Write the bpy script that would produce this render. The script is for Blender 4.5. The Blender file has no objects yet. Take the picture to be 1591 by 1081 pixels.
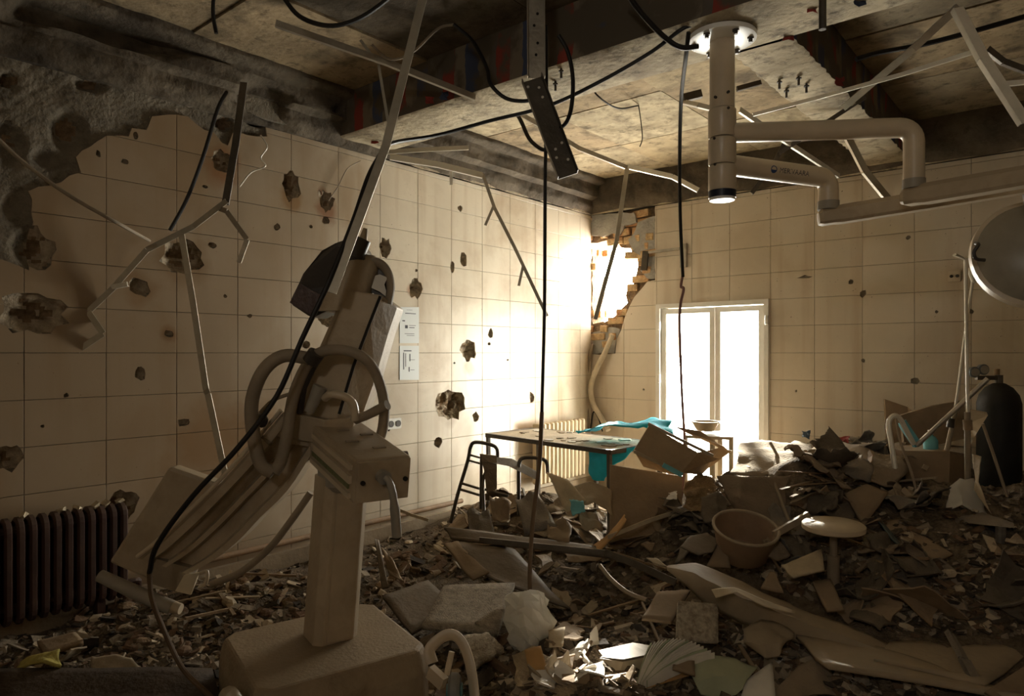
import bpy, math, random
from mathutils import Vector, Matrix, noise, Euler

# ------------------------------------------------------------------ camera, sky, light, exposure
sc = bpy.context.scene
C = sc.collection
F, CX, CY, EYE = 1080.0, 795.5, 548.0, 1.5
TH = math.radians(39.95)
RV = Vector((math.cos(TH), math.sin(TH), 0.0))
FV = Vector((-math.sin(TH), math.cos(TH), 0.0))
cam_d = bpy.data.cameras.new('camera')
cam = bpy.data.objects.new('camera', cam_d)
C.objects.link(cam)
cam.location = (0, 0, EYE)
cam.rotation_euler = (math.pi / 2, 0, TH)
cam_d.sensor_width = 36.0
cam_d.lens = F / 1591.0 * 36.0
cam_d.shift_y = 7.5 / 1591.0
cam_d.clip_start = 0.05
sc.camera = cam

world = bpy.data.worlds.new('sky')
sc.world = world
world.use_nodes = True
bg = world.node_tree.nodes['Background']
bg.inputs[0].default_value = (1.0, 0.945, 0.85, 1)
bg.inputs[1].default_value = 75.0


def portal(name, loc, rot, sx, sy):
    l = bpy.data.lights.new(name, 'AREA')
    l.shape = 'RECTANGLE'
    l.size, l.size_y = sx, sy
    l.cycles.is_portal = True
    o = bpy.data.objects.new(name, l)
    C.objects.link(o)
    o.location, o.rotation_euler = loc, rot
    return o


portal('daylight_through_window', (-2.925, 6.72, 1.02), (-math.pi / 2, 0, 0), 1.17, 2.0)
portal('added_fill_opening', (0.3, -1.62, 2.75), (math.pi / 2, 0, 0), 0.6, 0.22)  # unseen rear opening, added as fill for camera-facing surfaces
portal('daylight_through_breach', (-4.02, 6.95, 2.15), (-math.pi / 2, 0, 0), 0.75, 1.4)
sun_d = bpy.data.lights.new('sun', 'SUN')
sun_d.energy = 55.0
sun_d.color = (1.0, 0.93, 0.80)
sun_d.angle = math.radians(2.5)
sun = bpy.data.objects.new('sun', sun_d)
C.objects.link(sun)
sun.rotation_euler = Vector((2.12, -3.57, -1.81)).to_track_quat('-Z', 'Y').to_euler()
vs = sc.view_settings
vs.view_transform = 'Standard'
vs.look = 'None'
vs.exposure = -0.6
vs.gamma = 1.0
vs.use_curve_mapping = False
sc.cycles.use_denoising = True
sc.cycles.max_bounces = 8
sc.cycles.diffuse_bounces = 4
sc.cycles.adaptive_threshold = 0.015
sc.cycles.glossy_bounces = 3
sc.cycles.sample_clamp_indirect = 12.0
sc.cycles.caustics_reflective = False
sc.cycles.caustics_refractive = False

R = random.Random(7)
LX, BY = -4.33, 6.55          # left wall plane, back wall plane
ZT, ZB, ZS = 3.04, 3.09, 3.42  # top of tiling, underside of beams, slab


# ------------------------------------------------------------------ photograph -> place
def P(px, py, d):
    """point at distance d along the view axis"""
    return RV * ((px - CX) / F * d) + FV * d + Vector((0, 0, EYE - (py - CY) / F * d))


def PZ(px, py, z):
    d = (EYE - z) * F / (py - CY)
    return P(px, py, d)


def PL(px, py, off=0.0):
    v = P(px, py, 1.0) - Vector((0, 0, EYE))
    t = (LX + off) / v.x
    return Vector((0, 0, EYE)) + v * t


def PB(px, py, off=0.0):
    v = P(px, py, 1.0) - Vector((0, 0, EYE))
    t = (BY - off) / v.y
    return Vector((0, 0, EYE)) + v * t


def SZ(px, d):
    return px / F * d


# ------------------------------------------------------------------ materials
MATS = {}


def mat(name, col, rough=0.8, metal=0.0, var=0.25, scale=6.0, bump=0.25, bscale=40.0, dust=0.0,
        dust_col=(0.33, 0.27, 0.19), spec=0.3, stain=None, stain_amt=0.0, sscale=2.0, speck=None):
    """dusty, uneven surface: base colour with two octaves of blotches, optional settled dust and stains"""
    if name in MATS:
        return MATS[name]
    m = bpy.data.materials.new(name)
    m.use_nodes = True
    nt = m.node_tree
    N, L = nt.nodes, nt.links
    b = N['Principled BSDF']
    b.inputs['Roughness'].default_value = rough
    b.inputs['Metallic'].default_value = metal
    b.inputs['Specular IOR Level'].default_value = spec
    geo = N.new('ShaderNodeNewGeometry')
    n1 = N.new('ShaderNodeTexNoise')
    n1.inputs['Scale'].default_value = scale
    n1.inputs['Detail'].default_value = 6
    n1.inputs['Roughness'].default_value = 0.65
    L.new(geo.outputs['Position'], n1.inputs['Vector'])
    mp = N.new('ShaderNodeMapRange')
    mp.inputs[1].default_value, mp.inputs[2].default_value = 0.3, 0.7
    mp.inputs[3].default_value, mp.inputs[4].default_value = 1 - var, 1 + var
    L.new(n1.outputs['Fac'], mp.inputs[0])
    mul = N.new('ShaderNodeVectorMath')
    mul.operation = 'SCALE'
    mul.inputs[0].default_value = col
    L.new(mp.outputs[0], mul.inputs['Scale'])
    out = mul.outputs[0]

    def mix(fac, a, colour):
        x = N.new('ShaderNodeMix')
        x.data_type = 'RGBA'
        L.new(fac, x.inputs[0])
        L.new(a, x.inputs[6])
        x.inputs[7].default_value = (*colour, 1)
        return x.outputs[2]
    if stain:
        n3 = N.new('ShaderNodeTexNoise')
        n3.inputs['Scale'].default_value = sscale
        n3.inputs['Detail'].default_value = 7
        n3.inputs['Roughness'].default_value = 0.6
        n3.inputs['Distortion'].default_value = 0.4
        L.new(geo.outputs['Position'], n3.inputs['Vector'])
        r3 = N.new('ShaderNodeMapRange')
        r3.inputs[1].default_value, r3.inputs[2].default_value = 0.5, 0.68
        r3.inputs[3].default_value, r3.inputs[4].default_value = 0, stain_amt
        L.new(n3.outputs['Fac'], r3.inputs[0])
        out = mix(r3.outputs[0], out, stain)
    if speck:
        n4 = N.new('ShaderNodeTexNoise')
        n4.inputs['Scale'].default_value = speck[2]
        n4.inputs['Detail'].default_value = 10
        n4.inputs['Roughness'].default_value = 0.75
        L.new(geo.outputs['Position'], n4.inputs['Vector'])
        r4 = N.new('ShaderNodeMapRange')
        r4.inputs[1].default_value, r4.inputs[2].default_value = 0.52, 0.66
        r4.inputs[3].default_value, r4.inputs[4].default_value = 0, speck[1]
        L.new(n4.outputs['Fac'], r4.inputs[0])
        out = mix(r4.outputs[0], out, speck[0])
    if dust > 0:
        sx = N.new('ShaderNodeSeparateXYZ')
        L.new(geo.outputs['Normal'], sx.inputs[0])
        n2 = N.new('ShaderNodeTexNoise')
        n2.inputs['Scale'].default_value = 9
        n2.inputs['Detail'].default_value = 8
        L.new(geo.outputs['Position'], n2.inputs['Vector'])
        ad = N.new('ShaderNodeMath')
        ad.operation = 'MULTIPLY_ADD'
        ad.inputs[1].default_value = 0.9
        L.new(sx.outputs['Z'], ad.inputs[0])
        L.new(n2.outputs['Fac'], ad.inputs[2])
        r2 = N.new('ShaderNodeMapRange')
        r2.inputs[1].default_value, r2.inputs[2].default_value = 0.4, 1.3
        r2.inputs[3].default_value, r2.inputs[4].default_value = 0, dust
        L.new(ad.outputs[0], r2.inputs[0])
        out = mix(r2.outputs[0], out, dust_col)
    L.new(out, b.inputs['Base Color'])
    if bump > 0:
        nb = N.new('ShaderNodeTexNoise')
        nb.inputs['Scale'].default_value = bscale
        nb.inputs['Detail'].default_value = 8
        L.new(geo.outputs['Position'], nb.inputs['Vector'])
        bp = N.new('ShaderNodeBump')
        bp.inputs['Strength'].default_value = bump
        bp.inputs['Distance'].default_value = 0.02
        L.new(nb.outputs['Fac'], bp.inputs['Height'])
        L.new(bp.outputs[0], b.inputs['Normal'])
    MATS[name] = m
    return m


def tile_mat(name, base, grime, amount, grime_shade=0.0, spots=()):
    m = mat(name, base, rough=0.32, var=0.05, scale=1.5, bump=0.06, bscale=14, spec=0.5,
            stain=grime, stain_amt=amount, sscale=1.3)
    nt = m.node_tree
    N, L = nt.nodes, nt.links
    b = N['Principled BSDF']
    src = b.inputs['Base Color'].links[0].from_socket
    geo = N.new('ShaderNodeNewGeometry')
    # fine splatter specks
    v = N.new('ShaderNodeTexNoise')
    v.inputs['Scale'].default_value = 55
    v.inputs['Detail'].default_value = 3
    L.new(geo.outputs['Position'], v.inputs['Vector'])
    r = N.new('ShaderNodeMapRange')
    r.inputs[1].default_value, r.inputs[2].default_value = 0.70, 0.76
    L.new(v.outputs['Fac'], r.inputs[0])
    big = N.new('ShaderNodeTexNoise')
    big.inputs['Scale'].default_value = 2.2
    L.new(geo.outputs['Position'], big.inputs['Vector'])
    rb = N.new('ShaderNodeMapRange')
    rb.inputs[1].default_value, rb.inputs[2].default_value = 0.45, 0.6
    L.new(big.outputs['Fac'], rb.inputs[0])
    mm = N.new('ShaderNodeMath')
    mm.operation = 'MULTIPLY'
    L.new(r.outputs[0], mm.inputs[0])
    L.new(rb.outputs[0], mm.inputs[1])
    x = N.new('ShaderNodeMix')
    x.data_type = 'RGBA'
    L.new(mm.outputs[0], x.inputs[0])
    L.new(src, x.inputs[6])
    x.inputs[7].default_value = (0.09, 0.045, 0.02, 1)
    # run-down drips: noise stretched along z
    mpn = N.new('ShaderNodeMapping')
    mpn.inputs['Scale'].default_value = (5, 5, 0.35)
    L.new(geo.outputs['Position'], mpn.inputs['Vector'])
    dn = N.new('ShaderNodeTexNoise')
    dn.inputs['Scale'].default_value = 1.6
    dn.inputs['Detail'].default_value = 5
    L.new(mpn.outputs[0], dn.inputs['Vector'])
    rd = N.new('ShaderNodeMapRange')
    rd.inputs[1].default_value, rd.inputs[2].default_value = 0.55, 0.75
    rd.inputs[3].default_value, rd.inputs[4].default_value = 0, 0.35
    L.new(dn.outputs['Fac'], rd.inputs[0])
    y = N.new('ShaderNodeMix')
    y.data_type = 'RGBA'
    L.new(rd.outputs[0], y.inputs[0])
    L.new(x.outputs[2], y.inputs[6])
    y.inputs[7].default_value = (0.36, 0.22, 0.10, 1)
    out = y.outputs[2]
    dz_ = N.new('ShaderNodeTexNoise')
    dz_.inputs['Scale'].default_value = 7
    dz_.inputs['Detail'].default_value = 6
    L.new(geo.outputs['Position'], dz_.inputs['Vector'])
    for (cx_, cy_, cz_, rad, colour, amt) in spots:
        vd = N.new('ShaderNodeVectorMath')
        vd.operation = 'DISTANCE'
        L.new(geo.outputs['Position'], vd.inputs[0])
        vd.inputs[1].default_value = (cx_, cy_, cz_)
        mn = N.new('ShaderNodeMath')
        mn.operation = 'MULTIPLY_ADD'
        mn.inputs[1].default_value = -1.6 * rad
        L.new(dz_.outputs['Fac'], mn.inputs[0])
        L.new(vd.outputs['Value'], mn.inputs[2])
        rr_ = N.new('ShaderNodeMapRange')
        rr_.inputs[1].default_value, rr_.inputs[2].default_value = 0.25 * rad, -0.35 * rad
        rr_.inputs[3].default_value, rr_.inputs[4].default_value = 0.0, amt
        L.new(mn.outputs[0], rr_.inputs[0])
        q_ = N.new('ShaderNodeMix')
        q_.data_type = 'RGBA'
        L.new(rr_.outputs[0], q_.inputs[0])
        L.new(out, q_.inputs[6])
        q_.inputs[7].default_value = (*colour, 1)
        out = q_.outputs[2]
    if grime_shade:
        # brown grime deepened by painted light falloff at this wall end, uneven edge around y = 3 m
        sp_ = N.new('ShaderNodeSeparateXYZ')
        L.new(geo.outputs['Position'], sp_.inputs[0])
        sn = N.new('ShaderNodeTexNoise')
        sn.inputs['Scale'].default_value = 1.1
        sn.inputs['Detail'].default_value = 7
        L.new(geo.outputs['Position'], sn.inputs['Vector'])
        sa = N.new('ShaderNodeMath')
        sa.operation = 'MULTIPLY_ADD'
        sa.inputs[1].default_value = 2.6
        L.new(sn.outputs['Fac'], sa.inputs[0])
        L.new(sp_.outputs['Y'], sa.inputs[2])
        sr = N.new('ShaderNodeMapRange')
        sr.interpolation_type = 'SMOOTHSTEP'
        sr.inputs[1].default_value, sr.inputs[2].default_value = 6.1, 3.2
        sr.inputs[3].default_value, sr.inputs[4].default_value = 0.0, grime_shade
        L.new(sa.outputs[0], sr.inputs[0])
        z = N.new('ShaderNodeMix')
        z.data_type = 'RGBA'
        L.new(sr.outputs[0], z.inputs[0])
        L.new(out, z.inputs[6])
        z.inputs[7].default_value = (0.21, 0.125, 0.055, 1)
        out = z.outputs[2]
    L.new(out, b.inputs['Base Color'])
    return m


SPOTS = []
for px, py, rad, colour, amt in [(452, 308, 0.10, (0.34, 0.15, 0.04), 0.8), (346, 258, 0.13, (0.36, 0.10, 0.035), 0.85), (508, 322, 0.11, (0.26, 0.06, 0.035), 0.8),
                                 (728, 572, 0.09, (0.42, 0.25, 0.13), 0.7), (815, 640, 0.32, (0.44, 0.27, 0.14), 0.6), (640, 450, 0.07, (0.36, 0.14, 0.06), 0.7),
                                 (284, 405, 0.2, (0.22, 0.14, 0.08), 0.7), (217, 446, 0.12, (0.26, 0.12, 0.05), 0.7), (262, 518, 0.06, (0.20, 0.07, 0.03), 0.8),
                                 (330, 690, 0.3, (0.28, 0.13, 0.05), 0.7), (400, 690, 0.3, (0.30, 0.15, 0.06), 0.6), (500, 300, 0.06, (0.20, 0.04, 0.03), 0.8), (700, 630, 0.17, (0.36, 0.24, 0.14), 0.6)]:
    q0 = PL(px, py)
    SPOTS.append((q0.x, q0.y, q0.z, rad, colour, amt))
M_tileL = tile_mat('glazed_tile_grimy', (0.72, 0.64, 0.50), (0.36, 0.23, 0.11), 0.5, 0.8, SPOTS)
M_tileB = tile_mat('glazed_tile_beige', (0.63, 0.55, 0.43), (0.40, 0.31, 0.20), 0.35)
M_mortar = mat('tile_mortar', (0.20, 0.17, 0.125), 0.95, var=0.35, scale=4, bump=0.6, bscale=50, speck=((0.05, 0.038, 0.025), 0.75, 9.0))
M_crater = mat('crater_plaster', (0.40, 0.33, 0.235), 0.95, var=0.4, scale=16, bump=0.9, bscale=40, stain=(0.16, 0.09, 0.045), stain_amt=0.8, sscale=9)
M_brickcore = mat('broken_brick', (0.20, 0.135, 0.08), 0.95, var=0.5, scale=18, bump=0.9, bscale=35)
M_brick = mat('yellow_brick', (0.52, 0.36, 0.19), 0.95, var=0.35, scale=14, bump=0.7, bscale=45, stain=(0.42, 0.17, 0.07), stain_amt=0.8, sscale=6)
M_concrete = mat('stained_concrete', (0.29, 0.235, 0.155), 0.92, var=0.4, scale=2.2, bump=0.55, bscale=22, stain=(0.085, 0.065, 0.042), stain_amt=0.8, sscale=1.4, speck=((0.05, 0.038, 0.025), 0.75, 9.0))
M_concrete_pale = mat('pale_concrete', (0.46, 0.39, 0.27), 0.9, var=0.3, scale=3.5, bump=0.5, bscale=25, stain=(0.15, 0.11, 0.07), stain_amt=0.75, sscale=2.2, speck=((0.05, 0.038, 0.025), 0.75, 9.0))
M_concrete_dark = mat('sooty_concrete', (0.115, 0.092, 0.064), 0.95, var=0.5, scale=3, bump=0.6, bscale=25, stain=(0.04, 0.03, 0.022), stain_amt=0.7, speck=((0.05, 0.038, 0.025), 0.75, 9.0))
M_floor = mat('dusty_floor', (0.21, 0.165, 0.11), 0.95, var=0.4, scale=5, bump=0.6, bscale=60)
M_plaster = mat('plain_plaster', (0.60, 0.48, 0.34), 0.9, var=0.15)
M_white = mat('window_plastic', (0.80, 0.78, 0.72), 0.4, var=0.06, bump=0.03)
M_black = mat('black_rubber', (0.018, 0.015, 0.013), 0.55, var=0.3, bump=0.1, dust=0.25)
M_steel = mat('galvanised_steel', (0.42, 0.38, 0.31), 0.38, metal=0.75, var=0.25, bump=0.1, dust=0.5)
M_alu = mat('painted_strip', (0.40, 0.36, 0.28), 0.42, metal=0.45, var=0.2, bump=0.08, dust=0.3)
M_strip_white = mat('white_strip', (0.72, 0.68, 0.58), 0.4, metal=0.2, var=0.12, bump=0.05)
M_cream = mat('dusty_cream_enamel', (0.43, 0.345, 0.235), 0.5, var=0.15, scale=4, bump=0.12, bscale=60, dust=0.6, dust_col=(0.34, 0.265, 0.17), spec=0.4, stain=(0.30, 0.22, 0.13), stain_amt=0.6, sscale=5)
M_cream_l = mat('cream_enamel', (0.58, 0.48, 0.34), 0.34, var=0.1, scale=4, bump=0.06, dust=0.35, spec=0.5)


# ------------------------------------------------------------------ mesh building
class MB:
    def __init__(self):
        self.v, self.f, self.mi = [], [], []

    def add(self, vs, fs, m=0):
        o = len(self.v)
        self.v += [Vector(p) for p in vs]
        self.f += [tuple(i + o for i in f) for f in fs]
        self.mi += [m] * len(fs)
        return self

    def box(self, c, s, rot=None, m=0, bev=0.0):
        """box of full size s centred at c, rot = 3x3 matrix or Euler tuple; bev chamfers the four long (z) edges"""
        if isinstance(rot, tuple):
            rot = Euler(rot).to_matrix()
        hx, hy, hz = s[0] / 2, s[1] / 2, s[2] / 2
        if bev > 0:
            b = bev
            ring = [(-hx + b, -hy), (hx - b, -hy), (hx, -hy + b), (hx, hy - b), (hx - b, hy), (-hx + b, hy), (-hx, hy - b), (-hx, -hy + b)]
            k = 1 - b / max(hx, hy, 1e-6)
            lay = [(-hz, k), (-hz + b, 1), (hz - b, 1), (hz, k)]
            vs, fs = [], []
            for z, q in lay:
                vs += [(x * q, y * q, z) for x, y in ring]
            for l in range(3):
                for i in range(8):
                    j = (i + 1) % 8
                    fs.append((l * 8 + i, l * 8 + j, l * 8 + 8 + j, l * 8 + 8 + i))
            fs.append(tuple(range(7, -1, -1)))
            fs.append(tuple(range(24, 32)))
        else:
            vs = [(x, y, z) for x in (-hx, hx) for y in (-hy, hy) for z in (-hz, hz)]
            fs = [(0, 1, 3, 2), (4, 6, 7, 5), (0, 4, 5, 1), (2, 3, 7, 6), (0, 2, 6, 4), (1, 5, 7, 3)]
        vs = [Vector(p) for p in vs]
        if rot is not None:
            vs = [rot @ p for p in vs]
        c = Vector(c)
        return self.add([p + c for p in vs], fs, m)

    def bar(self, a, b, w, t, up=(0, 0, 1), m=0, bev=0.0):
        """rectangular bar from a to b, w wide sideways, t thick along up"""
        a, b = Vector(a), Vector(b)
        d = b - a
        z = d.normalized()
        u = Vector(up)
        x = u.cross(z)
        if x.length < 1e-4:
            x = Vector((1, 0, 0)).cross(z)
        x.normalize()
        y = z.cross(x)
        rot = Matrix((x, y, z)).transposed()
        return self.box((a + b) / 2, (w, t, d.length), rot, m, bev)

    def tube(self, pts, r, seg=8, m=0, closed=False, cap=True, flat=1.0):
        """round tube along pts; r a number or a list"""
        pts = [Vector(p) for p in pts]
        n = len(pts)
        rs = r if isinstance(r, (list, tuple)) else [r] * n
        vs, fs = [], []
        prev = None
        for i, p in enumerate(pts):
            if closed:
                t = pts[(i + 1) % n] - pts[i - 1]
            else:
                t = pts[min(i + 1, n - 1)] - pts[max(i - 1, 0)]
            t.normalize()
            if prev is None:
                ref = Vector((0, 0, 1)) if abs(t.z) < 0.9 else Vector((1, 0, 0))
                x = ref.cross(t).normalized()
            else:
                x = (prev - t * prev.dot(t)).normalized()
            prev = x
            y = t.cross(x)
            for k in range(seg):
                a = 2 * math.pi * k / seg
                vs.append(p + (x * math.cos(a) + y * math.sin(a) * flat) * rs[i])
        m_ = n if closed else n - 1
        for i in range(m_):
            j = (i + 1) % n
            for k in range(seg):
                q = (k + 1) % seg
                fs.append((i * seg + k, i * seg + q, j * seg + q, j * seg + k))
        if cap and not closed:
            fs.append(tuple(range(seg - 1, -1, -1)))
            fs.append(tuple(range((n - 1) * seg, n * seg)))
        return self.add(vs, fs, m)

    def lathe(self, prof, c=(0, 0, 0), seg=24, rot=None, m=0):
        """prof: list of (radius, height) turned about z"""
        if isinstance(rot, tuple):
            rot = Euler(rot).to_matrix()
        vs, fs = [], []
        n = len(prof)
        for r, h in prof:
            for k in range(seg):
                a = 2 * math.pi * k / seg
                p = Vector((r * math.cos(a), r * math.sin(a), h))
                vs.append((rot @ p if rot is not None else p) + Vector(c))
        for i in range(n - 1):
            for k in range(seg):
                q = (k + 1) % seg
                fs.append((i * seg + k, i * seg + q, (i + 1) * seg + q, (i + 1) * seg + k))
        if prof[0][0] > 1e-5:
            fs.append(tuple(range(seg - 1, -1, -1)))
        if prof[-1][0] > 1e-5:
            fs.append(tuple(range((n - 1) * seg, n * seg)))
        return self.add(vs, fs, m)

    def prism(self, poly, n, th, m=0):
        """3-D polygon poly thickened by th along -n (n faces outward)"""
        n = Vector(n).normalized()
        a = [Vector(p) for p in poly]
        b = [p - n * th for p in a]
        k = len(a)
        nn = Vector()
        for i in range(k):
            nn += a[i].cross(a[(i + 1) % k])
        if nn.dot(n) < 0:
            a.reverse()
            b.reverse()
        fs = [tuple(range(k)), tuple(range(2 * k - 1, k - 1, -1))]
        for i in range(k):
            j = (i + 1) % k
            fs.append((j, i, k + i, k + j))
        return self.add(a + b, fs, m)

    def build(self, name, mats, parent=None, smooth=False, org=None, angle=None):
        me = bpy.data.meshes.new(name)
        org = Vector(org) if org is not None else Vector((0, 0, 0))
        base = org
        if parent is not None and org.length == 0:
            base = Vector((0, 0, 0))
        me.from_pydata([tuple(p - base) for p in self.v], [], self.f)
        if not isinstance(mats, (list, tuple)):
            mats = [mats]
        for q in mats:
            me.materials.append(q)
        if len(mats) > 1:
            me.polygons.foreach_set('material_index', self.mi)
        if smooth:
            me.polygons.foreach_set('use_smooth', [True] * len(me.polygons))
            try:
                me.set_sharp_from_angle(angle=math.radians(angle or 40))
            except Exception:
                pass
        me.update()
        o = bpy.data.objects.new(name, me)
        C.objects.link(o)
        if parent is not None:
            o.parent = parent
            # things are empties moved to their base: keep world coordinates
            o.matrix_parent_inverse = Matrix.Translation(-parent.location)
        o.location = base
        return o


def tag(o, label, cat, group=None, kind=None):
    if label:
        o['label'] = label
    if cat:
        o['category'] = cat
    if group:
        o['group'] = group
    if kind:
        o['kind'] = kind
    return o


def thing(name, loc, label, cat, group=None):
    o = bpy.data.objects.new(name, None)
    o.empty_display_size = 0.1
    C.objects.link(o)
    o.location = loc
    return tag(o, label, cat, group)


def struct(o):
    o['kind'] = 'structure'
    return o


def solo(mb, name, mats, label, cat, group=None, smooth=False, angle=None):
    """a thing that is one mesh: origin at the base of its box"""
    lo = Vector((min(p.x for p in mb.v), min(p.y for p in mb.v), min(p.z for p in mb.v)))
    hi = Vector((max(p.x for p in mb.v), max(p.y for p in mb.v), 0))
    o = mb.build(name, mats, None, smooth, org=((lo.x + hi.x) / 2, (lo.y + hi.y) / 2, lo.z), angle=angle)
    return tag(o, label, cat, group)


def smoothpath(pts, n=6):
    """Catmull-Rom through pts"""
    pts = [Vector(p) for p in pts]
    if len(pts) < 3:
        return pts
    e = [pts[0] * 2 - pts[1]] + pts + [pts[-1] * 2 - pts[-2]]
    out = []
    for i in range(1, len(e) - 2):
        p0, p1, p2, p3 = e[i - 1], e[i], e[i + 1], e[i + 2]
        for k in range(n):
            t = k / n
            out.append(0.5 * ((2 * p1) + (p2 - p0) * t + (2 * p0 - 5 * p1 + 4 * p2 - p3) * t * t + (3 * p1 - p0 - 3 * p2 + p3) * t ** 3))
    out.append(pts[-1])
    return out


def inside(x, y, poly):
    c = False
    n = len(poly)
    j = n - 1
    for i in range(n):
        xi, yi = poly[i]
        xj, yj = poly[j]
        if (yi > y) != (yj > y) and x < (xj - xi) * (y - yi) / (yj - yi) + xi:
            c = not c
        j = i
    return c


def jag(poly, amp, step, seed=0):
    """break the edges of a 2-D outline into an uneven line"""
    rr = random.Random(seed)
    out = []
    n = len(poly)
    for i in range(n):
        a, b = Vector(poly[i]), Vector(poly[(i + 1) % n])
        L = (b - a).length
        k = max(1, int(L / step))
        t = (b - a).normalized()
        nr = Vector((-t.y, t.x))
        for q in range(k):
            p = a + (b - a) * (q / k)
            if q:
                p += nr * rr.uniform(-amp, amp) + t * rr.uniform(-0.3, 0.3) * step
            out.append((p.x, p.y))
    return out


# ================================================================== THE ROOM
# ---- damage outlines on the left wall, as (y, z)
def yz(px, py):
    p = PL(px, py)
    return (p.y, p.z)


def xz(px, py):
    p = PB(px, py)
    return (p.x, p.z)


bare = [yz(*q) for q in [(45, 420), (40, 385), (52, 345), (44, 297), (60, 290), (95, 283), (126, 268), (118, 244), (140, 228), (166, 211),
                         (200, 212), (205, 199), (228, 202), (236, 181), (262, 178), (292, 181), (304, 192), (318, 202), (332, 205),
                         (345, 222), (354, 226), (362, 206), (385, 210), (415, 212)]]
bare += [(bare[-1][0], 3.2), (0.3, 3.2), (0.3, 2.05), (0.9, 2.02)]
bare = jag(bare, 0.012, 0.05, 3)
# craters: (px, py, half width px, half height px, depth m, seed)
CR = [(50, 487, 56, 34, 0.09, 1), (52, 385, 32, 33, 0.09, 2), (284, 398, 33, 28, 0.10, 3), (217, 446, 17, 15, 0.05, 4),
      (218, 581, 8, 11, 0.06, 5), (346, 250, 17, 18, 0.08, 6), (452, 288, 15, 25, 0.08, 7), (508, 313, 12, 17, 0.07, 8),
      (599, 385, 10, 16, 0.07, 9), (646, 448, 11, 15, 0.07, 10), (727, 544, 12, 17, 0.07, 11), (700, 628, 23, 26, 0.10, 12),
      (720, 404, 6, 12, 0.05, 13), (703, 415, 4, 9, 0.04, 14), (739, 647, 5, 8, 0.05, 15), (681, 687, 7, 9, 0.06, 16),
      (506, 492, 12, 15, 0.06, 17), (606, 519, 8, 12, 0.06, 18), (476, 536, 6, 7, 0.04, 19), (14, 712, 22, 20, 0.08, 20),
      (192, 785, 26, 24, 0.09, 21), (826, 617, 4, 9, 0.03, 22), (430, 353, 5, 6, 0.03, 23), (603, 662, 7, 8, 0.05, 24),
      (715, 324, 4, 5, 0.03, 25), (506, 342, 6, 7, 0.03, 26), (762, 518, 4, 8, 0.03, 27), (760, 534, 3, 3, 0.02, 28),
      (285, 656, 10, 6, 0.02, 29), (262, 518, 8, 6, 0.02, 30), (330, 381, 9, 5, 0.02, 31), (153, 239, 4, 6, 0.03, 32),
      (103, 614, 4, 4, 0.02, 33), (211, 211, 4, 6, 0.03, 34), (194, 251, 6, 4, 0.02, 35), (388, 491, 4, 3, 0.02, 36),
      (350, 460, 3, 3, 0.02, 37), (483, 352, 3, 3, 0.02, 38), (319, 290, 5, 3, 0.02, 39), (66, 662, 3, 3, 0.02, 40),
      (497, 301, 3, 6, 0.02, 41), (647, 420, 2, 3, 0.02, 42), (789, 559, 2, 2, 0.02, 43), (706, 564, 2, 2, 0.02, 44)]
craters = []
for px, py, hw, hh, dp, sd in CR:
    c = yz(px, py)
    wy = abs(yz(px + hw, py)[0] - yz(px - hw, py)[0]) / 2
    hz = abs(yz(px, py + hh)[1] - yz(px, py - hh)[1]) / 2
    rr = random.Random(sd)
    k = 18 if hw > 9 else 9
    ring = []
    for i in range(k):
        a = 2 * math.pi * i / k
        q = 1 + rr.uniform(-0.24, 0.16)
        ring.append((c[0] + math.cos(a) * wy * q, c[1] + math.sin(a) * hz * q))
    craters.append((c, wy, hz, dp, ring))


def lower(y, z):
    """how deep the wall behind the tiles is broken away at (y, z)"""
    d = 0.0
    for c, wy, hz, dp, ring in craters:
        u, w = (y - c[0]) / (wy * 1.08), (z - c[1]) / (hz * 1.08)
        r = math.sqrt(u * u + w * w)
        if r < 1:
            d = max(d, dp * (1 - r ** 2.2) * (0.75 + 0.6 * noise.noise((y * 22, z * 22, 3))))
    return d


# big gouges in the bare upper part of the wall
GO = [(yz(105, 200), 0.17, 0.20, 0.07), (yz(75, 245), 0.16, 0.10, 0.05), (yz(140, 130), 0.14, 0.07, 0.08), (yz(205, 125), 0.14, 0.06, 0.10),
      (yz(15, 225), 0.14, 0.20, 0.06), (yz(14, 125), 0.06, 0.06, 0.08), (yz(350, 190), 0.10, 0.08, 0.08), (yz(395, 185), 0.15, 0.07, 0.09),
      (yz(30, 330), 0.12, 0.2, 0.04)]
mb = MB()
ny, nz, y0, y1 = 330, 170, -1.6, BY
ys = [y0 + (1.0 - y0) * i / 40 for i in range(40)] + [1.0 + (y1 - 1.0) * i / 290 for i in range(291)]
zs = [ZT * j / nz for j in range(nz + 1)]
vs = []
for y in ys:
    for z in zs:
        d = 0.0
        if y > 0.8:
            d = lower(y, z)
            inb = inside(y, z, bare)
            for c, a, b, dp in GO:
                r = math.hypot((y - c[0]) / (a * 0.62), (z - c[1]) / (b * 0.62)) + 0.35 * noise.noise((y * 9, z * 9, 7))
                if r < 1:
                    d = max(d, dp * (1 - r * r))
            if inb:
                d += 0.006 * noise.noise((y * 14, z * 14, 1)) + 0.004 * noise.noise((y * 40, z * 40, 1)) + 0.004
                if 0.3 < noise.noise((y * 2.1, z * 2.1, 5)):
                    d += 0.003 * math.sin(z * 260 + y * 90)
        vs.append((LX - 0.012 - d, y, z))
fs, mi = [], []
nzz = len(zs)
for i in range(len(ys) - 1):
    for j in range(nzz - 1):
        fs.append((i * nzz + j, (i + 1) * nzz + j, (i + 1) * nzz + j + 1, i * nzz + j + 1))
        dd = LX - 0.012 - vs[i * nzz + j][0]
        mi.append(1 if dd > 0.058 else (2 if dd > 0.006 and not inside(ys[i], zs[j], bare) else 0))
mb.add(vs, fs)
mb.mi = mi
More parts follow.
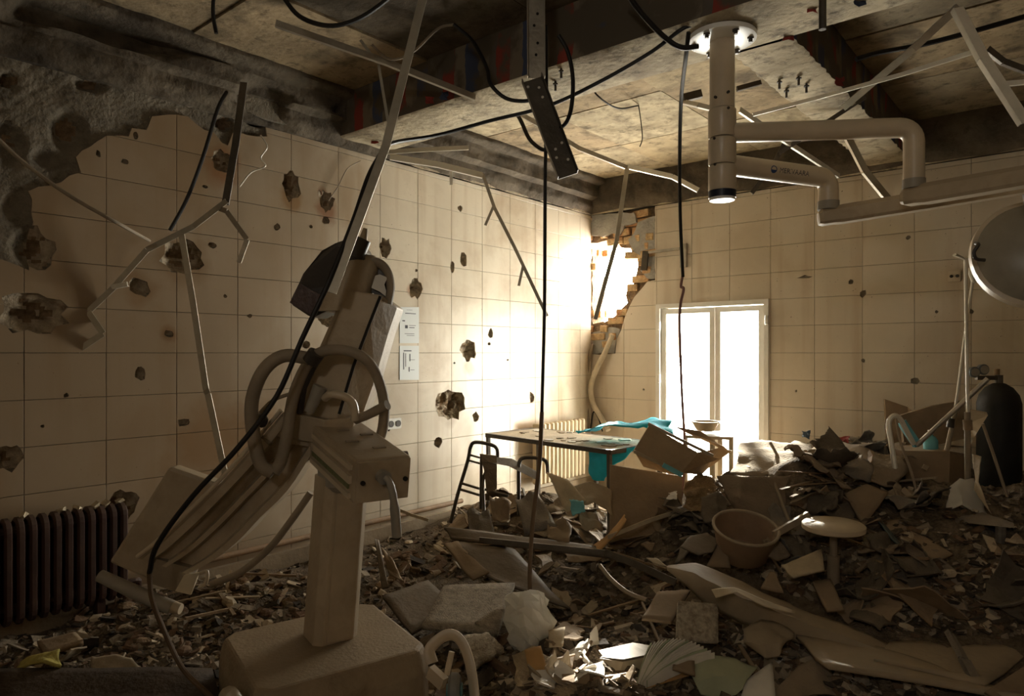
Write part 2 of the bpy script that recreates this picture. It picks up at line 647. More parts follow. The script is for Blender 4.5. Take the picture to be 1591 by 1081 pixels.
mb.box((LX - 0.30, 2.475, 1.75), (0.12, 8.4, 3.7))
mb.box((LX - 0.14, 2.475, 3.26), (0.36, 8.4, 0.36))
wall_left = struct(mb.build('wall_left', [M_mortar, M_brickcore, M_crater], smooth=True, angle=60))

# ---- tiles of the left wall: each one a piece of its own, cut where the wall is broken
TW, THt, G, TT = 0.398, 0.25, 0.0028, 0.012


def tile_mesh(name, w, h, m, axis):
    b = MB()
    e = 0.0015
    hw, hh = w / 2 - G / 2, h / 2 - G / 2
    # front face slightly inset with a rounded-over edge
    o = [(-hw, -hh), (hw, -hh), (hw, hh), (-hw, hh)]
    i_ = [(x - math.copysign(e, x), y - math.copysign(e, y)) for x, y in o]
    if axis == 'L':
        vs = [(-TT, a, c) for a, c in o] + [(-e, a, c) for a, c in o] + [(0, a, c) for a, c in i_]
    else:
        vs = [(a, TT, c) for a, c in o] + [(a, e, c) for a, c in o] + [(a, 0, c) for a, c in i_]
    fs = [(3, 2, 1, 0), (8, 9, 10, 11)]
    for l in (0, 4):
        for k in range(4):
            q = (k + 1) % 4
            fs.append((l + k, l + q, l + 4 + q, l + 4 + k))
    if axis == 'B':
        fs = [tuple(reversed(f)) for f in fs]
    if axis == 'B':
        fs = [tuple(reversed(f)) for f in fs]
        vs = [(x, y, z) for x, y, z in vs]
    b.add(vs, fs)
    me = bpy.data.meshes.new(name)
    me.from_pydata([tuple(p) for p in b.v], [], b.f)
    me.materials.append(m)
    import bmesh
    bm = bmesh.new()
    bm.from_mesh(me)
    bmesh.ops.recalc_face_normals(bm, faces=bm.faces)
    bm.to_mesh(me)
    bm.free()
    return me


def cutter(name, polys, axis):
    b = MB()
    for poly in polys:
        if axis == 'L':
            b.prism([(LX + 0.05, y, z) for y, z in poly], (1, 0, 0), 0.1)
        else:
            b.prism([(x, BY - 0.05, z) for x, z in poly], (0, -1, 0), 0.1)
    return b.build(name, M_mortar)


def hits(y0, y1, z0, z1, poly):
    py = [p[0] for p in poly]
    pz = [p[1] for p in poly]
    if max(py) < y0 or min(py) > y1 or max(pz) < z0 or min(pz) > z1:
        return 0
    k = 0
    tot = 0
    for i in range(9):
        for j in range(7):
            tot += 1
            k += inside(y0 + (y1 - y0) * i / 8, z0 + (z1 - z0) * j / 6, poly)
    if k == tot:
        return 2
    return 1


TILE_CACHE = {}
PENDING = []


def lay(wall, axis, c0, c1, z0, z1, m, polys, zstep=None):
    key = (round(c1 - c0, 4), round(z1 - z0, 4), m.name, axis)
    if key not in TILE_CACHE:
        TILE_CACHE[key] = tile_mesh('tile', c1 - c0, z1 - z0, m, axis)
    near = []
    for p in polys:
        h = hits(c0, c1, z0, z1, p)
        if h == 2:
            return
        if h:
            near.append(p)
    o = bpy.data.objects.new('tile', TILE_CACHE[key])
    C.objects.link(o)
    o.parent = wall
    j = R.uniform(-0.0007, 0.0007)
    if axis == 'L':
        o.location = (LX + j, (c0 + c1) / 2, (z0 + z1) / 2)
    else:
        o.location = ((c0 + c1) / 2, BY - j, (z0 + z1) / 2)
    t = 0.0022
    o.rotation_euler = (0, R.uniform(-t, t), R.uniform(-t, t)) if axis == 'L' else (R.uniform(-t, t), 0, R.uniform(-t, t))
    if near:
        k = cutter('cut', near, axis)
        md = o.modifiers.new('cut', 'BOOLEAN')
        md.operation = 'DIFFERENCE'
        md.object = k
        md.solver = 'EXACT'
        md.use_self = True
        PENDING.append((o, k))


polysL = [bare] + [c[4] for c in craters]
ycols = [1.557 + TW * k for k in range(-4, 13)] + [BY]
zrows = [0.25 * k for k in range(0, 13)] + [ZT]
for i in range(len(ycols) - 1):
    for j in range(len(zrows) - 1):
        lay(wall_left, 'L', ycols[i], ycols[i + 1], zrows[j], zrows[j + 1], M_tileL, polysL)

# ---- back wall: plaster sheet with the doorway and the breach
DX0, DX1, DZ = -3.51, -2.338, 2.005
breach = [xz(917, 376), xz(940, 372), xz(962, 384), xz(976, 384), xz(979, 396), xz(987, 402), xz(984, 428), xz(978, 446), xz(969, 452), xz(971, 470),
          xz(958, 486), xz(946, 494), xz(930, 500), xz(917, 503)]
gone = [(LX - 0.1, ZT + 0.1), (xz(1018, 330)[0], ZT + 0.1), xz(1018, 435), xz(1006, 437), xz(985, 462), xz(972, 490), xz(966, 510), xz(958, 528), xz(956, 549), xz(930, 551), (LX - 0.1, 1.5)]
gone_j = jag(gone, 0.012, 0.06, 9)
mb = MB()
core = [(x, z) for x, z in gone]
xr = 2.4
# plaster around the opening, laid as polygons in the plane behind the tiles
yb = BY + 0.012


def quad(a, b, c, d):
    mb.prism([(a, yb, c), (b, yb, c), (b, yb, d), (a, yb, d)], (0, -1, 0), 0.3)


gx = xz(1018, 400)[0]
quad(DX1, xr, 0, ZT)
quad(gx, DX1, DZ, ZT)
mb.prism([(LX - 0.05, yb, 0), (DX0, yb, 0), (DX0, yb, DZ), (gx, yb, DZ), (gx, yb, gone[2][1])] + [(x, yb, z) for x, z in gone[3:]], (0, -1, 0), 0.3)
quad(gx, gx + 0.0001, DZ, ZT)
wall_back = struct(mb.build('wall_back', M_mortar))

polysB = [jag(gone, 0.006, 0.07, 9)]
doorhole = [(DX0, -0.1), (DX1, -0.1), (DX1, DZ), (DX0, DZ)]
polysB.append(doorhole)
for px, py, r in [(1341, 456, 5), (1422, 592, 5), (1411, 369, 3), (1341, 560, 3), (1509, 484, 3), (1455, 484, 2), (1322, 438, 4), (1000, 605, 2), (1237, 607, 2)]:
    c = xz(px, py)
    w = r / F * 7.0
    polysB.append([(c[0] + math.cos(a * 0.9) * w * R.uniform(.7, 1.2), c[1] + math.sin(a * 0.9) * w * R.uniform(.7, 1.3)) for a in range(7)])
c = xz(1250, 431)
polysB.append([(c[0] - .07, c[1]), (c[0] - .03, c[1] + .01), (c[0], c[1] + .025), (c[0] + .03, c[1] + .012), (c[0] + .07, c[1] + .004), (c[0] + .04, c[1] - .008), (c[0] - .02, c[1] - .006)])
xcols = [LX] + [-1.931 + 0.3953 * k for k in range(-6, 8)]
xcols = [x for x in xcols if x == LX or x > LX + 0.02]
for i in range(len(xcols) - 1):
    for j in range(len(zrows) - 1):
        lay(wall_back, 'B', xcols[i], xcols[i + 1], zrows[j], zrows[j + 1], M_tileB, polysB)

# resolve all the cuts in one pass
dg = bpy.context.evaluated_depsgraph_get()
dg.update()
done = []
for o, k in PENDING:
    me = bpy.data.meshes.new_from_object(o.evaluated_get(dg), depsgraph=dg)
    done.append((o, k, me))
for o, k, me in done:
    o.modifiers.clear()
    kk = k.data
    bpy.data.objects.remove(k)
    bpy.data.meshes.remove(kk)
    if len(me.polygons) == 0:
        bpy.data.objects.remove(o)
    else:
        o.data = me

# ---- the broken masonry seen in the breach: mortar core and single bricks
mb = MB()
gz = xz(940, 551)[1]
cpoly = [(LX - 0.3, ZT + 0.3), (gx + 0.12, ZT + 0.3), (gx + 0.12, 1.3), (LX - 0.3, 1.3), (LX - 0.3, breach[-1][1])] + list(reversed(jag(breach, 0.02, 0.06, 4)[:-1])) + [(LX - 0.3, breach[0][1])]
mb.prism([(x, BY + 0.055, z) for x, z in cpoly], (0, -1, 0), 0.25)
mcore = mb.build('masonry_core', M_brickcore, parent=wall_back)
bh, bl, bd = 0.075, 0.21, 0.10
k = 0
for row in range(0, 26):
    z = 1.42 + row * (bh + 0.012)
    xo = LX - 0.05 + (row % 2) * 0.11
    for col in range(-1, 6):
        x = xo + col * (bl + 0.012)
        for lay_ in range(3):
            yy = BY + 0.075 + lay_ * 0.105
            if inside(x, z, breach) or x > gx + 0.1 or z > 3.0 or not inside(x + 0.02, z, gone):
                continue
            dist = min(math.hypot(x - a, z - b) for a, b in breach)
            if lay_ > 0 and dist > 0.2:
                continue
            if dist > 0.22 and R.random() < 0.35:
                continue
            b = MB()
            L = bl * (1 if R.random() < 0.5 else R.uniform(0.4, 0.8))
            b.box((x + R.uniform(-.02, .02), yy + R.uniform(-0.025, 0.01), z), (L, bd, bh), (R.uniform(-.06, .06), R.uniform(-.06, .06), R.uniform(-.12, .12)), bev=0.006)
            b.build('brick', M_brick, parent=wall_back)
# broken plaster still hanging on the upper right of the breach
mb = MB()
pp = [xz(q[0], q[1]) for q in [(990, 345), (1018, 335), (1018, 432), (1004, 432), (994, 420), (1000, 402), (985, 392), (975, 372), (984, 362)]]
mb.prism([(x, BY + 0.012, z) for x, z in jag(pp, 0.01, 0.05, 5)], (0, -1, 0), 0.05)
mb.build('plaster', mat('grey_render', (0.34, 0.32, 0.28), 0.95, var=0.25, bump=0.5), parent=wall_back)
mb = MB()
pp = [xz(q[0], q[1]) for q in [(919, 332), (985, 330), (988, 345), (970, 350), (962, 366), (948, 362), (935, 368), (919, 366)]]
mb.prism([(x, BY + 0.0, z) for x, z in jag(pp, 0.012, 0.05, 6)], (0, -1, 0), 0.05)
mb.build('plaster', MATS['grey_render'], parent=wall_back)
mb = MB()
pp = [xz(q[0], q[1]) for q in [(919, 516), (945, 508), (962, 512), (956, 530), (953, 549), (919, 550)]]
mb.prism([(x, BY + 0.02, z) for x, z in jag(pp, 0.01, 0.05, 8)], (0, -1, 0), 0.05)
mb.build('plaster', MATS['grey_render'], parent=wall_back)

def sst0(a, b, x):
    t = min(1, max(0, (x - a) / (b - a)))
    return t * t * (3 - 2 * t)


# ---- upper walls above the tiling, ceiling and beams
mb = MB()
# left: rough masonry band, an uneven surface
vs, fs = [], []
nu, nv = 220, 28
for i in range(nu + 1):
    y = -1.6 + (BY + 1.6) * i / nu
    for j in range(nv + 1):
        t = j / nv
        z = ZT + (ZS + 0.02 - ZT) * t
        # profile: lip, sloped fillet, then face
        off = 0.02 + 0.05 * min(1, t * 6) + 0.07 * sst0(0.36, 0.42, t) + 0.09 * sst0(0.74, 0.80, t)
        d = 0.02 * noise.noise((y * 3.5, z * 8, 2)) + 0.012 * noise.noise((y * 12, z * 14, 4))
        if y < 3.1 and t < 0.75:
            h = noise.noise((y * 2.2, z * 5, 9))
            if h > 0.12:
                d -= min(0.09, (h - 0.12) * 0.5)
        vs.append((LX + off + d, y, z))
for i in range(nu):
    for j in range(nv):
        a = i * (nv + 1) + j
        fs.append((a, a + nv + 1, a + nv + 2, a + 1))
# underside of the lip
o = len(vs)
for i in range(nu + 1):
    y = -1.6 + (BY + 1.6) * i / nu
    vs.append((LX - 0.2, y, ZT))
for i in range(nu):
    fs.append((o + i, o + i + 1, (i + 1) * (nv + 1), i * (nv + 1)))
mb.add(vs, fs)
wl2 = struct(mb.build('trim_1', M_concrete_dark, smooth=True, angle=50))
mb = MB()
vs, fs = [], []
for i in range(121):
    x = LX + (2.4 - LX) * i / 120
    for j in range(11):
        t = j / 10
        z = ZT + (ZS + 0.02 - ZT) * t
        vs.append((x, BY - 0.02 - 0.05 * min(1, t * 6) - 0.02 * noise.noise((x * 4, z * 8, 5)), z))
for i in range(120):
    for j in range(10):
        a = i * 11 + j
        fs.append((a, a + 11, a + 12, a + 1))
o = len(vs)
for i in range(121):
    vs.append((LX + (2.4 - LX) * i / 120, BY + 0.1, ZT))
for i in range(120):
    fs.append((o + i, o + i + 1, (i + 1) * 11, i * 11))
mb.add(vs, fs)
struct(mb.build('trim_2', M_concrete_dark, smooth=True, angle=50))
# narrow tile-edge strip along the top of both walls
mb = MB()
mb.box((LX + 0.012, (3.6 + BY) / 2, ZT + 0.012), (0.03, BY - 3.6, 0.024))
struct(mb.build('trim_3', M_concrete_pale))
mb = MB()
mb.box(((LX + 2.4) / 2, BY - 0.012, ZT + 0.012), (2.4 - LX, 0.03, 0.024))
struct(mb.build('trim_4', M_concrete_pale))

mb = MB()
mb.box((-0.95, 2.45, ZS + 0.06), (6.9, 8.3, 0.12))
ceiling = struct(mb.build('ceiling', M_concrete))
# shuttering boards printed into the slab: thin proud panels, each a piece
M_boards = [mat('board_marked_concrete_%s' % n, c, 0.92, var=0.35, scale=3, bump=0.5, bscale=18, stain=(0.10, 0.075, 0.045), stain_amt=0.85, sscale=2.0 + q, speck=((0.07, 0.052, 0.03), 0.7, 8.0 + 3 * q))
            for q, (n, c) in enumerate([('ochre', (0.40, 0.315, 0.19)), ('buff', (0.45, 0.37, 0.24)), ('brown', (0.33, 0.25, 0.15))])]


def boards(x0, x1, y0, y1, nx, ny_, seed, mats):
    rr = random.Random(seed)
    for i in range(nx):
        for j in range(ny_):
            b = MB()
            ax, bx = x0 + (x1 - x0) * i / nx, x0 + (x1 - x0) * (i + 1) / nx
            ay, by = y0 + (y1 - y0) * j / ny_, y0 + (y1 - y0) * (j + 1) / ny_
            t = rr.uniform(0.008, 0.024)
            b.box(((ax + bx) / 2, (ay + by) / 2, ZS - t / 2), (bx - ax - 0.008, by - ay - 0.008, t + 0.002), (rr.uniform(-.004, .004), rr.uniform(-.004, .004), 0))
            b.build('panel', rr.choice(mats), parent=ceiling)


boards(LX + 0.08, -1.49, 3.60, BY - 0.07, 3, 3, 11, M_boards)
boards(LX + 0.08, -1.49, -0.4, 3.12, 3, 3, 12, [M_concrete, M_concrete_dark, M_boards[2]])
boards(-1.17, 1.6, 3.60, BY - 0.07, 3, 3, 13, [M_concrete, M_concrete_dark, M_boards[2]])


def beam(name, x0, x1, y0, y1, m, seed):
    """downstand beam with uneven edges"""
    b = MB()
    along_x = (x1 - x0) > (y1 - y0)
    n = 90
    ring = [(0, 1), (0, 0.5), (0.0, 0.03), (0.06, 0), (0.5, 0), (0.94, 0), (1, 0.03), (1, 0.5), (1, 1)]
    vs, fs = [], []
    for i in range(n + 1):
        s = i / n
        for u, w in ring:
            z = ZB + (ZS - ZB) * w
            q = 0.008 * noise.noise((s * 40, u * 5, w * 5 + seed)) + (0.015 * abs(noise.noise((s * 60, u, seed))) if w == 0.03 else 0)
            if along_x:
                vs.append((x0 + (x1 - x0) * s, y0 + (y1 - y0) * u + q, z + q * 0.6))
            else:
                vs.append((x0 + (x1 - x0) * u + q, y0 + (y1 - y0) * s, z + q * 0.6))
    k = len(ring)
    mi = []
    for i in range(n):
        for j in range(k - 1):
            f = (i * k + j, i * k + j + 1, (i + 1) * k + j + 1, (i + 1) * k + j)
            fs.append(f if along_x else tuple(reversed(f)))
            mi.append(1 if j in (0, 1, 6, 7) else 0)
    b.add(vs, fs)
    b.mi = mi
    return struct(b.build(name, m, smooth=True, angle=45))


# side faces keep rags of the striped lining of the shuttering
M_rag = bpy.data.materials.new('striped_lining')
M_rag.use_nodes = True
nt = M_rag.node_tree
N, L = nt.nodes, nt.links
b_ = N['Principled BSDF']
b_.inputs['Roughness'].default_value = 0.9
geo = N.new('ShaderNodeNewGeometry')
sep = N.new('ShaderNodeSeparateXYZ')
L.new(geo.outputs['Position'], sep.inputs[0])
ad = N.new('ShaderNodeMath')
L.new(sep.outputs['X'], ad.inputs[0])
L.new(sep.outputs['Y'], ad.inputs[1])
nz_ = N.new('ShaderNodeTexNoise')
nz_.inputs['Scale'].default_value = 5
nz_.inputs['Detail'].default_value = 6
L.new(geo.outputs['Position'], nz_.inputs['Vector'])
ma = N.new('ShaderNodeMath')
ma.operation = 'MULTIPLY_ADD'
ma.inputs[1].default_value = 0.12
L.new(nz_.outputs['Fac'], ma.inputs[0])
L.new(ad.outputs[0], ma.inputs[2])
ml = N.new('ShaderNodeMath')
ml.operation = 'MULTIPLY'
ml.inputs[1].default_value = 2.2
L.new(ma.outputs[0], ml.inputs[0])
fr = N.new('ShaderNodeMath')
fr.operation = 'FRACT'
L.new(ml.outputs[0], fr.inputs[0])
cr = N.new('ShaderNodeValToRGB')
cr.color_ramp.interpolation = 'CONSTANT'
cr.color_ramp.elements[0].color = (0.26, 0.045, 0.03, 1)
cr.color_ramp.elements[1].position = 0.22
cr.color_ramp.elements[1].color = (0.20, 0.16, 0.11, 1)
for pos, col in [(0.45, (0.055, 0.07, 0.12, 1)), (0.68, (0.17, 0.14, 0.10, 1)), (0.86, (0.12, 0.10, 0.08, 1))]:
    e = cr.color_ramp.elements.new(pos)
    e.color = col
L.new(fr.outputs[0], cr.inputs[0])
mk = N.new('ShaderNodeMapRange')
mk.inputs[1].default_value, mk.inputs[2].default_value = 0.48, 0.58
L.new(nz_.outputs['Fac'], mk.inputs[0])
mx = N.new('ShaderNodeMix')
mx.data_type = 'RGBA'
L.new(mk.outputs[0], mx.inputs[0])
mx.inputs[6].default_value = (0.10, 0.08, 0.055, 1)
L.new(cr.outputs[0], mx.inputs[7])
L.new(mx.outputs[2], b_.inputs['Base Color'])
trim5 = beam('trim_5', LX, 2.4, 3.12, 3.60, [M_concrete_pale, M_rag], 1)
trim6 = beam('trim_6', -1.49, -1.17, 3.60, BY, [M_concrete_pale, M_rag], 5)

# ---- floor, rear walls
mb = MB()
mb.box((-0.95, 2.45, -0.05), (6.9, 8.3, 0.1))
floor = struct(mb.build('floor', M_floor))
mb = MB()
mb.box((2.45, 2.45, 1.71), (0.1, 8.3, 3.42))
struct(mb.build('wall_right', M_plaster))
mb = MB()
for a, b, c, d in [(LX - 0.1, 0.0, 0, 3.42), (0.6, 2.5, 0, 3.42), (0.0, 0.6, 2.86, 3.42), (0.0, 0.6, 0, 2.64)]:  # gap between these pieces is the added fill opening
    mb.box(((a + b) / 2, -1.65, (c + d) / 2), (b - a, 0.1, d - c))
struct(mb.build('wall_rear', M_plaster))
# baseboard on the left wall
mb = MB()
mb.box((LX + 0.02, (0.9 + BY) / 2, 0.06), (0.035, BY - 0.9, 0.13))
struct(mb.build('baseboard_left', mat('skirting', (0.34, 0.26, 0.17), 0.6, var=0.2, dust=0.4)))
mb = MB()
mb.box((LX + 0.035, (3.3 + BY) / 2, 0.115), (0.05, BY - 3.3, 0.03))

# ---- window: white frame, two leaves
M_glass = bpy.data.materials.new('clear_glass')
M_glass.use_nodes = True
nt = M_glass.node_tree
nt.nodes.clear()
go = nt.nodes.new('ShaderNodeOutputMaterial')
gt = nt.nodes.new('ShaderNodeBsdfTransparent')
gt.inputs[0].default_value = (0.95, 0.96, 0.95, 1)
gg = nt.nodes.new('ShaderNodeBsdfGlossy')
gg.inputs['Roughness'].default_value = 0.03
gm = nt.nodes.new('ShaderNodeMixShader')
gm.inputs[0].default_value = 0.06
nt.links.new(gt.outputs[0], gm.inputs[1])
nt.links.new(gg.outputs[0], gm.inputs[2])
nt.links.new(gm.outputs[0], go.inputs[0])


def frame_rect(x0, x1, z0, z1, y, w, d):
    b = MB()
    b.box(((x0 + x1) / 2, y, z1 - w / 2), (x1 - x0, d, w))
    b.box(((x0 + x1) / 2, y, z0 + w / 2), (x1 - x0, d, w))
    b.box((x0 + w / 2, y, (z0 + z1) / 2), (w, d, z1 - z0 - 2 * w))
    b.box((x1 - w / 2, y, (z0 + z1) / 2), (w, d, z1 - z0 - 2 * w))
    return b


win = thing('window_1', (DX0, BY, 0), 'white plastic two-leaf glazed door blown out by daylight in back wall', None)
win['kind'] = 'structure'
frame_rect(DX0, DX1, 0.0, DZ, BY + 0.02, 0.045, 0.09).build('window_frame', M_white, win)
xm = PB(1110, 500).x
frame_rect(DX0 + 0.05, xm - 0.003, 0.05, DZ - 0.05, BY + 0.035, 0.055, 0.05).build('sash', M_white, win)
frame_rect(xm + 0.003, DX1 - 0.05, 0.05, DZ - 0.05, BY + 0.035, 0.055, 0.05).build('sash', M_white, win)
mb = MB()
mb.box(((DX0 + 0.1 + xm - 0.05) / 2, BY + 0.04, DZ / 2), (xm - DX0 - 0.15, 0.006, DZ - 0.2))
mb.build('pane', M_glass, win)
mb = MB()
mb.box(((xm + 0.05 + DX1 - 0.1) / 2, BY + 0.04, DZ / 2), (DX1 - xm - 0.15, 0.006, DZ - 0.2))
mb.build('pane', M_glass, win)
for px, py in [(1024, 506), (1024, 588), (1191, 497)]:
    p = PB(px, py, 0.03)
    mb = MB()
    mb.box(p, (0.03, 0.03, 0.09), bev=0.006)
    mb.build('hinge', M_white, win)


# ================================================================== MOBILE X-RAY MACHINE
def K(r, f, z):
    return RV * r + FV * f + Vector((0, 0, z))


def loft(b, grid, th, m=0):
    """solid from a grid of front points (rows x columns), thickened away from the camera"""
    nr, nc = len(grid), len(grid[0])
    vs = [Vector(p) for row in grid for p in row]
    vs += [p + (FV * th if not isinstance(th, Vector) else th) for p in vs]
    fs = []
    o = nr * nc
    for i in range(nr - 1):
        for j in range(nc - 1):
            a = i * nc + j
            fs.append((a, a + nc, a + nc + 1, a + 1))
            fs.append((o + a, o + a + 1, o + a + nc + 1, o + a + nc))
    for i in range(nr - 1):
        a, c = i * nc, i * nc + nc - 1
        fs.append((a, o + a, o + a + nc, a + nc))
        fs.append((c, c + nc, o + c + nc, o + c))
    for j in range(nc - 1):
        a, c = j, (nr - 1) * nc + j
        fs.append((a, a + 1, o + a + 1, o + a))
        fs.append((c, o + c, o + c + 1, c + 1))
    return b.add(vs, fs, m)


def fix_normals(o):
    import bmesh
    bm = bmesh.new()
    bm.from_mesh(o.data)
    bmesh.ops.recalc_face_normals(bm, faces=bm.faces)
    bm.to_mesh(o.data)
    bm.free()
    return o


def bevel(o, w, seg=2):
    md = o.modifiers.new('edge', 'BEVEL')
    md.width = w
    md.segments = seg
    md.limit_method = 'ANGLE'
    md.angle_limit = math.radians(35)
    return o


M_dark = mat('dark_plastic', (0.045, 0.036, 0.028), 0.45, var=0.3, bump=0.1, dust=0.25, spec=0.4)
M_hose = mat('grey_hose', (0.27, 0.215, 0.15), 0.6, var=0.2, bump=0.15, dust=0.5)
M_grey = mat('grey_enamel', (0.30, 0.27, 0.22), 0.45, var=0.15, bump=0.08, dust=0.35)
M_paper = mat('white_paper', (0.72, 0.68, 0.60), 0.8, var=0.12, bump=0.1)
M_rubber = mat('caster_grey', (0.16, 0.17, 0.17), 0.5, var=0.2, bump=0.1, dust=0.3)
M_teal = mat('teal_plastic', (0.10, 0.26, 0.27), 0.4, var=0.2, bump=0.05, dust=0.3)
M_hole = mat('dark_recess', (0.02, 0.016, 0.012), 0.9, bump=0)

xr = thing('mobile_xray_machine', K(-0.79, 2.90, 0.02), 'dusty cream mobile x-ray machine with tilted arm standing in the rubble', 'x-ray machine')
U = RV * 0.548 + FV * -0.837
V = RV * -0.81 + FV * -0.585
base_c = K(-0.79, 2.902, 0)


def B3(u, v, z):
    return base_c + U * u + V * v + Vector((0, 0, z))


# base: sloped cover over a skirt
mb = MB()
hu, hv = 0.322, 0.35
rings = [(1.03, 0.03), (1.03, 0.20), (1.0, 0.27), (0.97, 0.30)]
vs, fs = [], []
for q, z in rings:
    c = 0.05
    for a, b in [(-1, -1), (1, -1), (1, 1), (-1, 1)]:
        x, y = a * hu * q, b * hv * q
        if a * b > 0:
            vs += [B3(x, y - b * c, z), B3(x - a * c, y, z)]
        else:
            vs += [B3(x - a * c, y, z), B3(x, y - b * c, z)]
for l in range(3):
    for i in range(8):
        j = (i + 1) % 8
        fs.append((l * 8 + i, l * 8 + j, l * 8 + 8 + j, l * 8 + 8 + i))
fs += [tuple(range(24, 32)), tuple(range(7, -1, -1))]
mb.add(vs, fs)
M_base = mat('dirty_cream_base', (0.36, 0.28, 0.18), 0.6, var=0.2, scale=5, bump=0.2, bscale=60, dust=0.7, dust_col=(0.24, 0.175, 0.105), stain=(0.18, 0.125, 0.07), stain_amt=0.7, sscale=6)
bevel(fix_normals(mb.build('base', M_base, xr)), 0.012)
# raised hump at the front and the foot bumper
mb = MB()
pts = [B3(0.17 + 0.05 * math.cos(a), 0.33 + 0.02, 0.05 + 0.24 * math.sin(a) ** 0.6) for a in [math.pi * k / 10 for k in range(11)]]
mb.tube([B3(0.20, 0.28, 0.05), B3(0.20, 0.38, 0.22), B3(0.22, 0.42, 0.28), B3(0.27, 0.42, 0.29), B3(0.30, 0.40, 0.26), B3(0.31, 0.38, 0.08)], 0.035, 10)
fix_normals(mb.build('foot_bumper', M_cream_l, xr, smooth=True))
mb = MB()
mb.box(B3(0.325, -0.02, 0.17), (0.012, 0.035, 0.06), Matrix((U, V, Vector((0, 0, 1)))).transposed(), bev=0.004)
mb.build('keyhole', M_hole, xr)
# hooped push handle on the right with a caster beneath
mb = MB()
hp = [P(672, 1030, 2.70), P(668, 1008, 2.72), P(690, 988, 2.74), P(708, 988, 2.74), P(722, 1006, 2.72), P(732, 1040, 2.68), P(738, 1090, 2.62), P(740, 1150, 2.58)]
mb.tube(smoothpath(hp, 5), 0.026, 10, flat=0.55)
fix_normals(mb.build('hoop_handle', M_cream_l, xr, smooth=True))
mb = MB()
mb.tube([P(702, 1012, 2.78), P(694, 1048, 2.76)], 0.012, 8)
mb.bar(P(668, 1042, 2.74), P(690, 1062, 2.70), 0.03, 0.05)
mb.build('handle_bracket', M_cream_l, xr)
mb = MB()
cw = P(706, 1072, 2.62)
mb.lathe([(0.0, -0.022), (0.05, -0.022), (0.062, -0.012), (0.062, 0.012), (0.05, 0.022), (0.0, 0.022)], cw, 20, Matrix((FV, Vector((0, 0, 1)), RV)).transposed())
cas = fix_normals(mb.build('caster', M_rubber, xr, smooth=True))
mb = MB()
mb.lathe([(0.0, -0.03), (0.022, -0.03), (0.026, 0.03), (0.0, 0.03)], cw, 12, Matrix((FV, Vector((0, 0, 1)), RV)).transposed())
fix_normals(mb.build('hub_cap', M_teal, cas, smooth=True))
for k in (-1, 1):
    mb = MB()
    p = B3(-0.27, 0.26 * k, 0.055)
    mb.lathe([(0.0, -0.022), (0.05, -0.022), (0.055, 0), (0.05, 0.022), (0.0, 0.022)], p, 16, Matrix((U, Vector((0, 0, 1)), V)).transposed())
    fix_normals(mb.build('caster', M_rubber, xr, smooth=True))

# column: chamfered mast leaning slightly
bot, top = K(-0.775, 2.96, 0.295), K(-0.725, 2.96, 0.985)


def mast(s, c, z0, z1, grow=1.0):
    ring = [(-s + c, -s), (s - c, -s), (s, -s + c), (s, s - c), (s - c, s), (-s + c, s), (-s, s - c), (-s, -s + c)]
    vs = []
    for t in (z0, z1):
        o = bot.lerp(top, t)
        vs += [o + U * a * grow + V * b * grow for a, b in ring]
    fs = [(i, (i + 1) % 8, 8 + (i + 1) % 8, 8 + i) for i in range(8)] + [tuple(range(8, 16)), tuple(range(7, -1, -1))]
    return vs, fs


mb = MB()
mb.add(*mast(0.097, 0.03, 0, 1))
bevel(fix_normals(mb.build('column', M_cream, xr)), 0.006)
mb = MB()
o1, o2 = bot + U * 0.099, top + U * 0.099
mb.bar(o1 + (o2 - o1) * 0.02, o2, 0.10, 0.012, U)
mb.build('column_cover', M_cream, xr)
# cross head: box that reaches toward the camera
n0, n1 = K(-0.474, 2.55, 1.035), K(-0.775, 3.0, 1.13)
ax = (n1 - n0).normalized()
sd = Vector((0, 0, 1)).cross(ax).normalized()
if sd.dot(RV) < 0:
    sd = -sd
upv = ax.cross(sd)
if upv.z < 0:
    upv = -upv
mb = MB()
mb.box((n0 + n1) / 2, (0.215, 0.165, (n1 - n0).length), Matrix((sd, upv, ax)).transposed())
bevel(fix_normals(mb.build('cross_head', M_cream, xr)), 0.01, 2)
hd = []


def H3(s, u, a):
    return n0 + sd * s + upv * u + ax * a


mb = MB()
mb.box(H3(0, 0, -0.006), (0.205, 0.155, 0.012), Matrix((sd, upv, ax)).transposed())
fp = bevel(fix_normals(mb.build('end_plate', M_cream, xr)), 0.004)
for s in (-0.083, 0.083):
    mb = MB()
    mb.lathe([(0.0, -0.008), (0.009, -0.008), (0.009, 0.004), (0.0, 0.004)], H3(s, 0.0, -0.012), 10, Matrix((sd, upv, ax)).transposed())
    mb.build('screw', M_hole, fp)
mb = MB()
for u, t in ((0.045, 0.018), (0.0, 0.03), (-0.06, 0.02)):
    mb.box(H3(-0.112, u, 0.25), (0.014, t, 0.44), Matrix((sd, upv, ax)).transposed())
fix_normals(mb.build('side_rail', M_cream_l, xr))
mb = MB()
mb.box(H3(-0.108, -0.028, 0.26), (0.012, 0.024, 0.42), Matrix((sd, upv, ax)).transposed())
mb.build('rail_lining', mat('olive_paint', (0.14, 0.15, 0.07), 0.6, var=0.3, dust=0.3), xr)
for a, s in ((0.12, 0.03), (0.22, -0.04), (0.3, 0.05), (0.38, -0.02)):
    mb = MB()
    mb.box(H3(s, 0.085, a), (0.05, 0.006, 0.018), Matrix((sd, upv, ax)).transposed())
    mb.build('label_plate', M_hose, xr)
mb = MB()
mb.tube([H3(0.115, 0.02, 0.16), H3(0.165, 0.02, 0.15)], 0.03, 14)
mb.build('clamp_knob', M_dark, xr, smooth=True)
